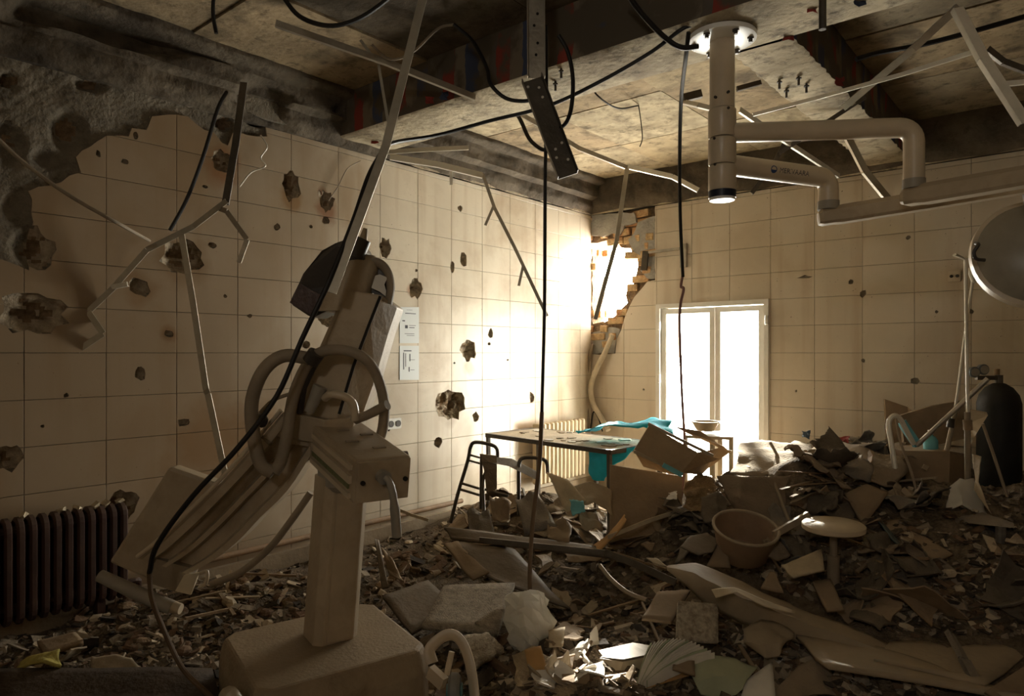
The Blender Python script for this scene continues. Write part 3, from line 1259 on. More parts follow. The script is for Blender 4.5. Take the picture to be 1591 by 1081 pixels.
# locking lever on the end plate
mb = MB()
mb.lathe([(0.0, 0), (0.026, 0), (0.026, 0.03), (0.0, 0.03)], H3(-0.01, 0.02, -0.04), 16, Matrix((sd, upv, ax)).transposed())
mb.tube(smoothpath([H3(-0.012, 0.025, -0.045), H3(0.0, 0.01, -0.06), H3(0.02, -0.06, -0.065), H3(0.045, -0.2, -0.06)], 4), [0.012] * 5 + [0.014] * 4 + [0.018] * 4, 10)
fix_normals(mb.build('locking_lever', M_grey, xr, smooth=True))
# pivot block between mast and head
mb = MB()
mb.box(K(-0.70, 2.93, 0.99), (0.2, 0.2, 0.13), Matrix((U, V, Vector((0, 0, 1)))).transposed(), bev=0.03)
fix_normals(mb.build('pivot_block', M_grey, xr))

# tilted arm housing with its seam
rows = [((525, 474, 2.96), (540, 450, 2.93), (591, 458, 2.92), (617, 477, 3.04)),
        ((508, 512, 2.96), (522, 500, 2.93), (574, 502, 2.92), (602, 522, 3.04)),
        ((480, 575, 2.96), (495, 568, 2.93), (549, 568, 2.92), (583, 588, 3.04)),
        ((450, 645, 2.96), (466, 640, 2.93), (527, 642, 2.92), (561, 650, 3.04)),
        ((436, 690, 2.96), (452, 690, 2.93), (505, 700, 2.92), (538, 705, 3.04))]
mb = MB()
loft(mb, [[P(*q) for q in r] for r in rows], 0.19)
bevel(fix_normals(mb.build('arm_housing', M_cream, xr)), 0.008)
mb = MB()
sp = [P(591, 460, 2.912), P(574, 503, 2.912), P(549, 569, 2.912), P(527, 643, 2.912)]
for a, b in zip(sp, sp[1:]):
    mb.bar(a, b, 0.012, 0.006, FV)
mb.build('housing_seam', M_hole, xr)
# rounded shoulder of the housing
mb = MB()
mb.lathe([(0.0, 0.15), (0.05, 0.145), (0.085, 0.11), (0.10, 0.05), (0.105, -0.05), (0.10, -0.12)], P(545, 445, 3.03), 20,
         Matrix((RV, FV, (P(562, 400, 3.03) - P(530, 475, 3.03)).normalized())).transposed())
fix_normals(mb.build('shoulder', M_cream, xr, smooth=True))
# lower skirt of the housing, handles
mb = MB()
loft(mb, [[P(448, 640, 2.90), P(505, 652, 2.86), P(553, 648, 2.9)], [P(425, 678, 2.92), P(500, 690, 2.88), P(540, 690, 2.92)]], 0.12)
bevel(fix_normals(mb.build('housing_skirt', M_cream, xr)), 0.006)
mb = MB()
mb.tube(smoothpath([P(505, 618, 2.84), P(515, 612, 2.80), P(535, 616, 2.80), P(549, 628, 2.82), P(552, 652, 2.84)], 5), 0.017, 10)
fix_normals(mb.build('grip', M_cream_l, xr, smooth=True))
mb = MB()
mb.tube([P(552, 652, 2.86), P(570, 645, 2.84), P(602, 629, 2.8)], [0.019, 0.019, 0.021], 12)
fix_normals(mb.build('crank', M_hose, xr, smooth=True))
mb = MB()
mb.tube([P(498, 600, 2.84), P(480, 640, 2.84)], [0.03, 0.02], 12)
fix_normals(mb.build('cable_gland', M_grey, xr, smooth=True))
mb = MB()
mb.tube([P(487, 560, 2.86), P(468, 600, 2.86), P(462, 640, 2.88)], 0.024, 10)
fix_normals(mb.build('conduit', M_dark, xr, smooth=True))
# dark tube cover on the upper left
mb = MB()
cp = [(447, 470), (458, 448), (470, 424), (498, 388), (520, 376), (545, 368), (562, 380), (566, 402), (556, 440), (528, 470), (511, 480), (483, 494)]
poly = [P(x, y, 2.99 - (0.05 if 3 <= i <= 7 else 0)) for i, (x, y) in enumerate(cp)]
mb.prism(poly, -FV, 0.22)
bevel(fix_normals(mb.build('tube_cover', M_dark, xr)), 0.02, 2)
mb = MB()
loft(mb, [[P(466, 440, 2.955), P(505, 462, 2.955)], [P(450, 470, 2.955), P(482, 489, 2.955)]], 0.04)
mb.build('cover_panel', mat('oxblood_plastic', (0.06, 0.035, 0.03), 0.4, var=0.3, dust=0.2), xr)
mb = MB()
mb.tube([P(553, 400, 2.97), P(566, 372, 2.97)], [0.035, 0.03], 14)
mb.tube([P(563, 378, 2.97), P(568, 355, 2.97)], [0.022, 0.01], 12, m=1)
fix_normals(mb.build('neck_fitting', [M_dark, M_cream_l], xr, smooth=True))
# yoke ring on the upper right with torn paper stuck on it
mb = MB()
rg = [P(566, 440, 3.0), P(568, 420, 3.0), P(578, 409, 3.0), P(592, 411, 3.0), P(603, 425, 3.0), P(607, 448, 3.0), P(603, 472, 3.0)]
mb.tube(smoothpath(rg, 4), 0.028, 10, flat=0.6)
yk = fix_normals(mb.build('yoke', M_hose, xr, smooth=True))
mb = MB()
mb.prism([P(x, y, 3.02) for x, y in [(570, 425), (590, 413), (602, 430), (600, 470), (575, 452)]], -FV, 0.05)
mb.build('yoke_hub', M_dark, yk)
mb = MB()
mb.prism([P(x, y, 2.985) for x, y in [(583, 428), (590, 426), (602, 431), (597, 442), (600, 452), (599, 460), (590, 453), (577, 447)]], -FV, 0.002)
mb.build('paper_scrap', M_paper, yk)

# lower curved arm (the C) with raised edge rails
Ls = [(440, 640), (391, 697), (345, 748), (300, 793), (247, 843), (216, 868)]
Rs = [(487, 700), (448, 760), (404, 804), (372, 838), (335, 868), (292, 892)]
cols = [(0, 0.0), (0.05, -0.035), (0.2, -0.035), (0.24, 0.01), (0.42, 0.025), (0.46, -0.01), (0.55, -0.01), (0.6, 0.03), (0.84, 0.03), (0.88, -0.03), (1.0, -0.03)]
grid = []
Lp = smoothpath([Vector((x, y, 0)) for x, y in Ls], 4)
Rp = smoothpath([Vector((x, y, 0)) for x, y in Rs], 4)
for i, (a, b) in enumerate(zip(Lp, Rp)):
    d0 = 2.94 + 0.02 * i / len(Lp)
    grid.append([P(a.x + (b.x - a.x) * u, a.y + (b.y - a.y) * u, d0 + dd) for u, dd in cols])
mb = MB()
loft(mb, grid, 0.14)
fix_normals(mb.build('c_arm', M_cream, xr, smooth=True, angle=30))
# bright edge rail
mb = MB()
mb.tube(smoothpath([P(x - 3, y - 3, 2.9) for x, y in Ls], 4), 0.009, 8)
mb.build('edge_rail', M_cream_l, xr, smooth=True)
# receiver panel at the lower end
mb = MB()
loft(mb, [[P(262, 725, 3.0), P(342, 753, 3.04)], [P(168, 874, 3.0), P(285, 925, 3.04)]], 0.09)
pn = bevel(fix_normals(mb.build('receiver_panel', M_cream, xr)), 0.014, 2)
mb = MB()
mb.tube([P(155, 894, 2.99), P(215, 922, 2.98), P(268, 944, 2.97)], [0.026, 0.03, 0.03], 12)
mb.tube([P(258, 940, 2.972), P(281, 946, 2.965)], [0.028, 0.022], 12, m=1)
fix_normals(mb.build('handle_bar', [M_grey, M_cream_l], xr, smooth=True))
mb = MB()
loft(mb, [[P(243, 868, 2.95), P(300, 884, 2.95)], [P(230, 905, 2.97), P(275, 920, 2.97)]], 0.08)
fix_normals(mb.build('end_block', M_hose, xr))
mb = MB()
loft(mb, [[P(286, 893, 2.90), P(309, 890, 2.92)], [P(272, 918, 2.90), P(296, 924, 2.92)]], 0.012)
fix_normals(mb.build('end_tab', mat('bright_cream', (0.70, 0.60, 0.42), 0.5, var=0.1, bump=0.05), xr))
mb = MB()
mb.tube(smoothpath([P(312, 890, 2.95), P(322, 888, 2.93), P(320, 905, 2.93), P(310, 912, 2.95)], 4), 0.008, 8)
mb.build('cable_clip', M_cream_l, xr, smooth=True)
# hoses of the machine
for nm, pts, r in [('hose', [(425, 735, 2.78), (405, 720, 2.78), (393, 670, 2.8), (392, 620, 2.8), (410, 575, 2.8), (440, 553, 2.82), (478, 556, 2.84)], 0.027),
                   ('hose', [(425, 735, 2.78), (437, 715, 2.8), (447, 670, 2.82), (455, 620, 2.83), (470, 580, 2.84), (487, 553, 2.85)], 0.024),
                   ('hose', [(475, 560, 2.82), (505, 545, 2.8), (540, 545, 2.8), (570, 560, 2.81), (588, 590, 2.84), (597, 630, 2.86), (594, 668, 2.9), (585, 690, 2.95)], 0.022),
                   ('hose', [(483, 765, 3.05), (455, 805, 3.05), (420, 850, 3.05), (375, 888, 3.05), (328, 908, 3.05)], 0.016),
                   ('hose', [(420, 690, 2.9), (395, 660, 2.95), (420, 625, 2.98), (455, 610, 2.95)], 0.008)]:
    mb = MB()
    mb.tube(smoothpath([P(*q) for q in pts], 6), r, 10)
    fix_normals(mb.build(nm, M_hose, xr, smooth=True))
mb = MB()
mb.tube([P(482, 562, 2.80), P(492, 548, 2.79)], 0.034, 12)
mb.build('hose_clamp', M_dark, xr, smooth=True)
mb = MB()
mb.lathe([(0, 0), (0.026, 0), (0.03, 0.02), (0.02, 0.05), (0, 0.05)], P(410, 655, 2.86), 12, (1.2, 0.3, 0))
mb.build('clamp_knob', M_dark, xr, smooth=True)

# ================================================================== CEILING PENDANT WITH SURGICAL LAMP
pd = thing('surgical_light_pendant', P(1122, 60, 3.483), 'cream ceiling pendant with two jointed tube arms below the white flange', 'surgical light')
pc = K(1.053, 3.483, 0)
M_plate = mat('white_flange', (0.85, 0.84, 0.80), 0.3, var=0.05, bump=0.02, spec=0.6)
mb = MB()
mb.lathe([(0.0, 3.055), (0.06, 3.055), (0.15, 3.058), (0.165, 3.062), (0.165, 3.085), (0.0, 3.085)], pc, 40)
pl = fix_normals(mb.build('flange', M_plate, pd, smooth=True))
for k in range(6):
    a = 2 * math.pi * (k + 0.35) / 6
    mb = MB()
    mb.lathe([(0.0, 3.035), (0.010, 3.035), (0.010, 3.05), (0.017, 3.05), (0.017, 3.058), (0, 3.058)], pc + Vector((math.cos(a) * 0.135, math.sin(a) * 0.135, 0)), 8)
    mb.build('bolt', M_dark, pl)
mb = MB()
mb.lathe([(0.061, 3.06), (0.061, 2.72), (0.0, 2.72)], pc, 28)
fix_normals(mb.build('column', M_cream_l, pd, smooth=True))
for z0, z1 in ((2.72, 2.575), (2.573, 2.44), (2.438, 2.31)):
    mb = MB()
    mb.lathe([(0.0, z0), (0.060, z0), (0.068, z0 - 0.008), (0.068, z1 + 0.006), (0.064, z1), (0.0, z1)], pc, 28)
    fix_normals(mb.build('swivel_joint', M_cream_l, pd, smooth=True))
mb = MB()
mb.lathe([(0.0, 2.31), (0.067, 2.31), (0.067, 2.275), (0.0, 2.275)], pc, 28)
fix_normals(mb.build('end_band', mat('navy_band', (0.012, 0.016, 0.03), 0.4, bump=0.02), pd, smooth=True))
mb = MB()
mb.lathe([(0.0, 2.276), (0.065, 2.276), (0.06, 2.262), (0.0, 2.255)], pc, 28)
fix_normals(mb.build('end_cap', M_plate, pd, smooth=True))
for q in [(1131, 143), (1131, 168), (1108, 149), (1107, 254), (1105, 213)]:
    mb = MB()
    p = P(q[0], q[1], 3.42)
    n = (p - pc)
    n.z = 0
    p = pc + n.normalized() * 0.064 + Vector((0, 0, p.z))
    mb.lathe([(0, -0.004), (0.007, -0.004), (0.007, 0.008), (0, 0.008)], p, 8, Matrix((n.normalized().cross(Vector((0, 0, 1))), Vector((0, 0, 1)), n.normalized())).transposed())
    mb.build('screw', M_dark, pd)


def elbow_path(a, b, drop, r=0.07):
    d = (b - a).normalized()
    e = b.copy()
    out = [a]
    for k in range(7):
        t = math.pi / 2 * k / 6
        out.append(e - d * r + d * r * math.sin(t) + Vector((0, 0, -r + r * math.cos(t))))
    out.append(e + Vector((0, 0, -drop)))
    return out


# upper arm
a0 = pc + Vector((0, 0, 2.60))
e1 = K((1420 - CX) / F * 3.41, 3.41, 2.605)
mb = MB()
mb.tube(elbow_path(a0, e1, 0.26), 0.048, 20)
fix_normals(mb.build('upper_arm', M_cream_l, pd, smooth=True))
mb = MB()
mb.tube([e1 + Vector((0, 0, -0.255)), e1 + Vector((0, 0, -0.30))], 0.052, 20)
mb.build('elbow_collar', M_grey, pd, smooth=True)


def forearm(s, e, w, h):
    """flat-sided boom with rounded nose, hollow-looking underside lip"""
    b = MB()
    d = (e - s)
    L_ = d.length
    d.normalize()
    side = Vector((0, 0, 1)).cross(d).normalized()
    up = d.cross(side)
    prof = [(-0.5, -0.35), (-0.38, -0.5), (0.38, -0.5), (0.5, -0.35), (0.5, 0.25), (0.3, 0.5), (-0.3, 0.5), (-0.5, 0.25)]
    rings = [(-0.055, 0.35, -0.1), (-0.05, 0.75, -0.04), (-0.03, 1.0, 0), (0.02, 1.0, 0), (0.06, 1.12, 0), (L_ * 0.5, 1.1, 0), (L_, 1.0, 0)]
    vs, fs = [], []
    for t, q, dz in rings:
        vs += [s + d * t + side * a * w * min(q, 1) + up * (c * h * q + dz * h) for a, c in prof]
    n = len(prof)
    for i in range(len(rings) - 1):
        for k in range(n):
            j = (k + 1) % n
            fs.append((i * n + k, i * n + j, (i + 1) * n + j, (i + 1) * n + k))
    fs += [tuple(range(n)), tuple(range((len(rings) - 1) * n, len(rings) * n))]
    b.add(vs, fs)
    return b


f1s = e1 + Vector((0, 0, -0.335))
f1e = P(1640, 266, 2.95)
fix_normals(forearm(f1s, f1e, 0.10, 0.085).build('spring_arm', M_cream, pd, smooth=True, angle=30))
# lower arm, carries the maker's lettering
a1 = pc + Vector((0, 0, 2.445))
e2 = K((1287 - CX) / F * 3.72, 3.72, 2.435)
mb = MB()
mb.tube(elbow_path(a1, e2, 0.13, 0.06), 0.052, 20)
fix_normals(mb.build('lower_arm', M_cream_l, pd, smooth=True))
mb = MB()
mb.tube([e2 + Vector((0, 0, -0.125)), e2 + Vector((0, 0, -0.17))], 0.055, 20)
mb.build('elbow_collar', M_grey, pd, smooth=True)
f2s = e2 + Vector((0, 0, -0.205))
f2e = P(1640, 279, 3.45)
fix_normals(forearm(f2s, f2e, 0.10, 0.085).build('spring_arm', M_cream, pd, smooth=True, angle=30))
mb = MB()
mb.box(f1e + Vector((0.0, 0, -0.03)), (0.09, 0.09, 0.16), (0, 0, 0.3), bev=0.02)
mb.build('end_joint', M_dark, pd)
# lettering wrapped on the lower arm, facing the room
cu = bpy.data.curves.new('arm_text', 'FONT')
cu.body = 'MERIVAARA'
cu.size = 0.036
cu.extrude = 0.0
to = bpy.data.objects.new('arm_text', cu)
C.objects.link(to)
dg = bpy.context.evaluated_depsgraph_get()
dg.update()
tme = bpy.data.meshes.new_from_object(to.evaluated_get(dg), depsgraph=dg)
bpy.data.objects.remove(to)
d_ = (e2 - a1).normalized()
cam_dir = (Vector((0, 0, EYE)) - a1.lerp(e2, 0.5))
up_ = Vector((0, 0, 1))
o_ = cam_dir - d_ * cam_dir.dot(d_)
o_.z *= 0.5
o_.normalize()
tan = o_.cross(d_) * -1
if tan.z < 0:
    tan = -tan
Lr = (e2 - a1).length
mxx = max(v.co.x for v in tme.vertices)
vs = []
RT = 0.0527


def wrap(x, y):
    a = y / RT
    return a1 + d_ * x + o_ * (RT * math.cos(a)) + tan * (RT * math.sin(a))


x0 = Lr * 0.60
vs = [wrap(x0 + (v.co.x - mxx / 2), v.co.y - 0.012) for v in tme.vertices]
mb = MB()
mb.add(vs, [tuple(p.vertices) for p in tme.polygons])
M_ink = mat('navy_ink', (0.02, 0.025, 0.05), 0.5, bump=0)
mb.build('lettering', M_ink, pd)
mb = MB()
cx_ = x0 - mxx / 2 - 0.035
ring = [[wrap(cx_ + r * math.cos(2 * math.pi * k / 24), r * math.sin(2 * math.pi * k / 24)) for k in range(24)] for r in (0.0195, 0.0145)]
mb.add(ring[0] + ring[1], [(k, (k + 1) % 24, 24 + (k + 1) % 24, 24 + k) for k in range(24)])
low = [wrap(cx_ + 0.0145 * math.cos(math.pi + math.pi * k / 12), 0.0145 * math.sin(math.pi + math.pi * k / 12) - 0.002) for k in range(13)]
mb.add(low, [tuple(range(13))])
mb.build('emblem', mat('blue_ink', (0.03, 0.06, 0.16), 0.5, bump=0), pd)

# lamp head at the right edge of the picture
lh = thing('surgical_lamp_head', P(1612, 470, 3.2), 'round grey surgical lamp dish cut by the right edge of the picture', 'lamp')
M_dish = mat('dish_grey', (0.30, 0.27, 0.21), 0.4, var=0.15, bump=0.05, dust=0.2, spec=0.5)
dc = P(1612, 392, 3.2)
n_ = (RV * -0.35 - FV * 0.9 + Vector((0, 0, 0.25))).normalized()
sx_ = Vector((0, 0, 1)).cross(n_).normalized()
rotm = Matrix((sx_, n_.cross(sx_), n_)).transposed()
rd_ = SZ(86, 3.2)
mb = MB()
mb.lathe([(0.0, 0.10), (0.05, 0.10), (0.12, 0.085), (0.19, 0.05), (0.235, 0.01), (rd_, -0.02)], dc, 40, rotm)
fix_normals(mb.build('dish', M_dish, lh, smooth=True))
mb = MB()
mb.lathe([(rd_ - 0.01, 0.0), (rd_ + 0.006, -0.005), (rd_ + 0.008, -0.045), (rd_ - 0.01, -0.05), (rd_ - 0.02, -0.03)], dc, 40, rotm)
fix_normals(mb.build('rim', M_cream_l, lh, smooth=True))
mb = MB()
mb.lathe([(0.0, 0.15), (0.03, 0.145), (0.035, 0.09), (0.0, 0.09)], dc, 16, rotm)
fix_normals(mb.build('centre_knob', M_plate, lh, smooth=True))
mb = MB()
mb.tube(smoothpath([dc + rotm @ Vector((-0.24, 0.06, 0.0)), P(1520, 380, 3.2), P(1513, 392, 3.2), P(1517, 402, 3.2), P(1530, 404, 3.2)], 4), 0.008, 8)
mb.build('handle', M_dark, lh, smooth=True)
mb = MB()
mb.tube([dc + Vector((0, 0, 0.2)), P(1603, 318, 3.1), P(1600, 300, 3.1)], 0.028, 12)
mb.build('stem', M_dark, lh, smooth=True)


# ================================================================== HANGING STRIPS, CHANNELS AND CABLES
def strip(pts, w, t, m, name, label, cat='metal strip', kinkup=None, lip=True):
    """folded metal strip (L section) through 3-D points; each straight piece joined into one bent thing"""
    b = MB()
    pts = [Vector(p) for p in pts]
    for a, c in zip(pts, pts[1:]):
        up = kinkup or FV
        b.bar(a, c, w, t, up)
        if lip:
            d = (c - a).normalized()
            s = Vector(up).cross(d).normalized()
            b.bar(a + s * (w / 2 - t / 2) + Vector(up) * w * 0.3, c + s * (w / 2 - t / 2) + Vector(up) * w * 0.3, t, w * 0.6, up)
    return solo(b, name, m, label, cat)


def cable(pts, r, m, name, label, cat='cable', n=6, seg=8):
    b = MB()
    b.tube(smoothpath(pts, n), r, seg)
    return solo(b, name, m, label, cat, smooth=True)


M_cable = mat('black_cable', (0.014, 0.012, 0.010), 0.5, var=0.2, bump=0.05)
M_cable_b = mat('brown_cable', (0.14, 0.09, 0.05), 0.6, var=0.2, bump=0.05)
M_cable_p = mat('pink_cable', (0.28, 0.15, 0.13), 0.6, var=0.2, bump=0.05)
M_dsteel = mat('dark_steel', (0.10, 0.085, 0.066), 0.45, metal=0.5, var=0.3, bump=0.15, dust=0.3)

strip([P(702, -143, 3.0), P(655, 5, 2.95), P(600, 225, 2.85), P(516, 455, 2.72)], 0.036, 0.004, M_alu, 'ceiling_strip', 'long grey metal strip fallen from ceiling onto the x-ray machine head')
strip([P(428, 36, 3.8), P(600, 96, 4.05), P(738, 151, 4.3)], 0.035, 0.02, M_steel, 'ceiling_rail', 'grey metal ceiling rail hanging slantwise under the dark ceiling recess', 'rail')
strip([P(560, 62, 4.1), P(588, 100, 4.1), P(603, 190, 4.1)], 0.016, 0.003, M_alu, 'ceiling_strip', 'thin short metal strip dangling behind the slanting ceiling rail')
cable([P(436, -10, 3.6), P(465, 25, 3.55), P(510, 40, 3.5), P(555, 30, 3.5), P(600, 0, 3.5), P(640, -40, 3.5)], 0.012, M_cable, 'cable', 'thick black cable sagging in an arc at the top of the picture')
cable([P(333, -20, 3.2), P(331, 20, 3.2), P(336, 52, 3.2)], 0.009, M_cable, 'cable', 'short black cable end hanging from ceiling top left')
cable([P(578, 70, 4.0), P(605, 92, 4.0), P(640, 82, 4.0), P(680, 45, 4.0), P(705, 38, 4.0)], 0.008, M_hose, 'cable', 'thin grey wire looped beside the dangling short strip')
cable([P(705, 38, 3.9), P(735, 65, 3.9), P(756, 105, 3.85), P(762, 130, 3.8), P(785, 152, 3.8), P(815, 157, 3.8), P(840, 150, 3.8)], 0.011, M_cable, 'cable', 'black cable drooping across the front beam beside the steel channel')
# upper-left tangle
strip([P(379, 128, 4.35), P(366, 225, 4.3), P(350, 318, 4.25)], 0.045, 0.008, M_dsteel, 'ceiling_strip', 'dark upright metal strip hanging from the left wall top above the bent strips')
cable([P(352, 143, 4.3), P(338, 170, 4.2), P(315, 245, 4.1), P(290, 310, 4.1), P(264, 358, 4.1)], 0.011, M_cable, 'cable', 'black cable slanting down to the left in front of the tiled wall')
strip([P(352, 312, 4.2), P(300, 352, 4.1), P(228, 388, 4.0), P(175, 448, 3.95), P(137, 484, 3.9), P(160, 518, 3.9), P(120, 545, 3.88)], 0.034, 0.004, M_alu, 'ceiling_strip', 'crumpled pale strip zigzagging down in front of the left wall')
strip([P(336, 322, 4.2), P(352, 328, 4.15), P(384, 372, 4.1), P(371, 408, 4.1)], 0.03, 0.004, M_steel, 'ceiling_strip', 'small hooked metal strip end left of the x-ray machine')
strip([P(282, 364, 4.05), P(300, 470, 4.05), P(320, 605, 4.05), P(323, 612, 4.03), P(350, 738, 4.0)], 0.036, 0.006, M_alu, 'ceiling_strip', 'long grey broken strip leaning down to the x-ray receiver panel')
strip([P(172, 446, 3.95), P(198, 441, 3.93)], 0.026, 0.003, M_strip_white, 'metal_tab', 'tiny white metal tab on the zigzag strip')
cable([P(-20, 200, 3.3), P(40, 255, 3.4), P(110, 305, 3.5), P(180, 345, 3.6), P(232, 374, 3.9)], 0.010, M_hose, 'cable', 'pale dusty cable slanting across the upper left bare wall')
cable([P(405, 210, 4.6), P(415, 228, 4.6), P(405, 245, 4.6), P(412, 258, 4.62), P(390, 268, 4.6), P(372, 290, 4.5)], 0.005, M_strip_white, 'wire', 'thin white wire curling below the broken tile edge', 'wire')
cable([PL(560, 250, .03), PL(540, 262, .03), PL(525, 290, .03), PL(510, 312, .02)], 0.004, M_hose, 'wire', 'thin wire trailing from a crater high on the tiled wall', 'wire')
# strips along the top of the left wall
strip([P(600, 236, 5.2), P(660, 232, 5.2), P(728, 229, 5.2)], 0.03, 0.004, M_alu, 'ceiling_strip', 'pale strip end poking out right of the long fallen strip')
strip([P(606, 243, 5.25), P(680, 255, 5.4), P(750, 272, 5.6)], 0.045, 0.005, M_strip_white, 'ceiling_strip', 'white strip running along below the left wall cornice')
strip([P(701, 262, 5.5), P(701, 287, 5.5)], 0.025, 0.003, M_strip_white, 'metal_tab', 'short white tab hanging from strip under the left cornice')
strip([P(750, 270, 5.6), P(768, 322, 5.6), P(800, 385, 5.65), P(850, 491, 5.7)], 0.026, 0.004, M_alu, 'ceiling_strip', 'thin strip hanging before the bright tiles left of the black cable')
strip([P(767, 320, 5.58), P(754, 350, 5.58)], 0.022, 0.003, M_alu, 'metal_tab', 'short upper side branch of the thin hanging strip')
strip([P(813, 412, 5.62), P(806, 444, 5.62)], 0.022, 0.003, M_alu, 'metal_tab', 'short lower side branch of the thin hanging strip')
# hole breach strips
strip([P(800, 172, 5.4), P(850, 200, 5.6), P(900, 230, 5.8), P(975, 260, 6.1)], 0.035, 0.005, M_steel, 'ceiling_rail', 'dull rail under ceiling between the steel channel and the breach strip', 'rail')
strip([P(975, 258, 6.1), P(1045, 274, 6.0), P(1085, 295, 5.9)], 0.04, 0.005, M_strip_white, 'ceiling_strip', 'white bent strip end left of the pendant column')
strip([P(975, 258, 6.1), P(958, 375, 6.1), P(925, 496, 6.15)], 0.036, 0.005, M_alu, 'ceiling_strip', 'grey strip hanging in front of the bright wall breach')
cable([P(793, 162, 5.37), P(808, 185, 5.2), P(822, 215, 5.2), P(838, 230, 5.2), P(850, 234, 5.2)], 0.015, M_cable, 'cable', 'black cable stub behind the broken channel')
# steel channel that hangs from the beam, and its broken lower half
def channel(a, c, w, dp, m, name, label, holes):
    root = thing(name, (a + c) / 2, label, 'channel')
    d = (c - a).normalized()
    side = RV - d * RV.dot(d)
    side.normalize()
    up = d.cross(side)
    if up.dot(FV) > 0:
        up = -up
    b = MB()
    b.bar(a, c, w, 0.004, up)
    b.build('web', m, root)
    for s in (-1, 1):
        b = MB()
        b.bar(a + side * s * w / 2 + up * dp / 2, c + side * s * w / 2 + up * dp / 2, 0.004, dp, up)
        b.build('flange', m, root)
    for t, s in holes:
        b = MB()
        p = a.lerp(c, t) + side * s * w + up * 0.003
        b.lathe([(0, 0), (0.007, 0), (0.007, 0.003), (0, 0.003)], p, 8, Matrix((side, d.cross(side), up)).transposed() if False else Matrix((side, up.cross(side), up)).transposed())
        b.build('rivet', M_strip_white if m is M_dsteel else M_hole, root)
    return root


channel(P(832, -60, 3.45), P(833, 122, 3.45), 0.085, 0.035, M_steel, 'steel_channel', 'grey steel channel hanging straight down from the front beam', [(0.45, 0.1), (0.55, -0.1), (0.7, 0.1), (0.8, 0)])
channel(P(826, 124, 3.42), P(882, 274, 3.35), 0.10, 0.04, M_dsteel, 'steel_channel', 'dark bent channel dangling below the straight steel channel', [(0.06, -0.3), (0.1, 0.2), (0.2, 0.2), (0.68, 0.3), (0.72, -0.1), (0.8, -0.2), (0.85, 0.3)])
# cables in the middle
bagtop = P(825, 935, 3.45)
cable([P(848, 40, 3.5), P(849, 150, 3.5), P(847, 300, 3.5), P(846, 480, 3.5), P(842, 640, 3.5)], 0.009, M_cable, 'cable', 'black cable hanging down the middle of the room over the plastic bag')
cable([P(842, 640, 3.5), P(838, 720, 3.5), P(827, 820, 3.5), P(823, 900, 3.47), P(826, 940, 3.45)], 0.011, M_cable_b, 'cable', 'brown dusty lower cable end that hangs into the plastic bag')
cable([P(592, 238, 3.0), P(610, 222, 3.3), P(680, 210, 3.6), P(760, 188, 3.7), P(850, 165, 3.7), P(930, 128, 3.6), P(1010, 82, 3.5), P(1060, 45, 3.4), P(1085, 38, 3.4)], 0.010, M_cable, 'cable', 'long black cable strung from pendant flange to the long fallen strip')
cable([P(592, 238, 3.0), P(572, 275, 2.9), P(548, 345, 2.8), P(510, 440, 2.72), P(470, 525, 2.7), P(430, 615, 2.68), P(370, 695, 2.66), P(300, 770, 2.66), P(245, 845, 2.68), P(232, 890, 2.7)], 0.010, M_cable, 'cable', 'black cable running down across the x-ray machine arm')
cable([P(232, 890, 2.7), P(236, 930, 2.72), P(255, 980, 2.75), P(285, 1040, 2.75), P(330, 1084, 2.75)], 0.010, M_cable_b, 'cable', 'brown cable curling to the floor left of the machine base')
cable([P(868, 55, 3.3), P(882, 80, 3.3), P(890, 120, 3.3), P(888, 165, 3.3), P(880, 190, 3.35), P(868, 200, 3.4)], 0.010, M_cable, 'cable', 'curved black cable hanging right of the steel channel')
cable([P(915, 128, 4.86), P(930, 150, 4.8), P(960, 168, 5.0), P(992, 164, 5.32)], 0.006, M_cable, 'cable', 'thin black cable loop against the pale ceiling boards')
cable([P(992, 163, 5.32), P(996, 190, 5.2), P(998, 215, 5.15), P(994, 228, 5.15)], 0.004, M_cable, 'wire', 'thin dark wire end below the cable loop on ceiling boards', 'wire')
cable([P(970, -15, 3.3), P(1000, 25, 3.35), P(1035, 60, 3.4), P(1060, 74, 3.4), P(1085, 72, 3.4)], 0.013, M_cable, 'cable', 'thick black cable coming over the front beam to the flange')
cable([P(1070, 50, 3.4), P(1066, 85, 3.5), P(1058, 160, 4.0), P(1056, 260, 4.4), P(1057, 340, 4.6), P(1061, 430, 4.7)], 0.011, M_cable, 'cable', 'black cable hanging left of the pendant column')
cable([P(1061, 425, 4.7), P(1058, 445, 4.72), P(1062, 450, 4.7), P(1056, 490, 4.75), P(1059, 600, 4.8), P(1064, 700, 4.85), P(1060, 760, 4.85), P(1054, 800, 4.85), P(1054, 830, 4.8)], 0.0095, M_cable_p, 'cable', 'thin pinkish cable hanging before the window and over the drawer')
# right-hand ceiling grid
strip([P(1490, 10, 3.2), P(1420, 75, 3.4), P(1310, 168, 3.9)], 0.035, 0.006, M_steel, 'ceiling_strip', 'dull strip sloping left from the ceiling peak above the pendant arm')
strip([P(1489, 12, 3.2), P(1530, 90, 3.1), P(1595, 190, 3.0)], 0.045, 0.006, M_strip_white, 'ceiling_strip', 'bright white strip sloping right from the ceiling peak')
strip([P(1530, 75, 3.15), P(1400, 116, 3.5), P(1270, 152, 3.9), P(1170, 178, 4.2)], 0.022, 0.006, M_strip_white, 'ceiling_strip', 'long thin white strip crossing the dull strip above pendant')
strip([P(1150, 170, 4.4), P(1200, 205, 4.6), P(1304, 273, 5.2)], 0.032, 0.006, M_strip_white, 'ceiling_strip', 'white strip dropping behind the pendant arms toward the back wall')
strip([P(1210, 238, 4.8), P(1290, 186, 4.6), P(1345, 150, 4.4)], 0.028, 0.005, M_dsteel, 'ceiling_strip', 'dark strip crossing behind the upper pendant arm')
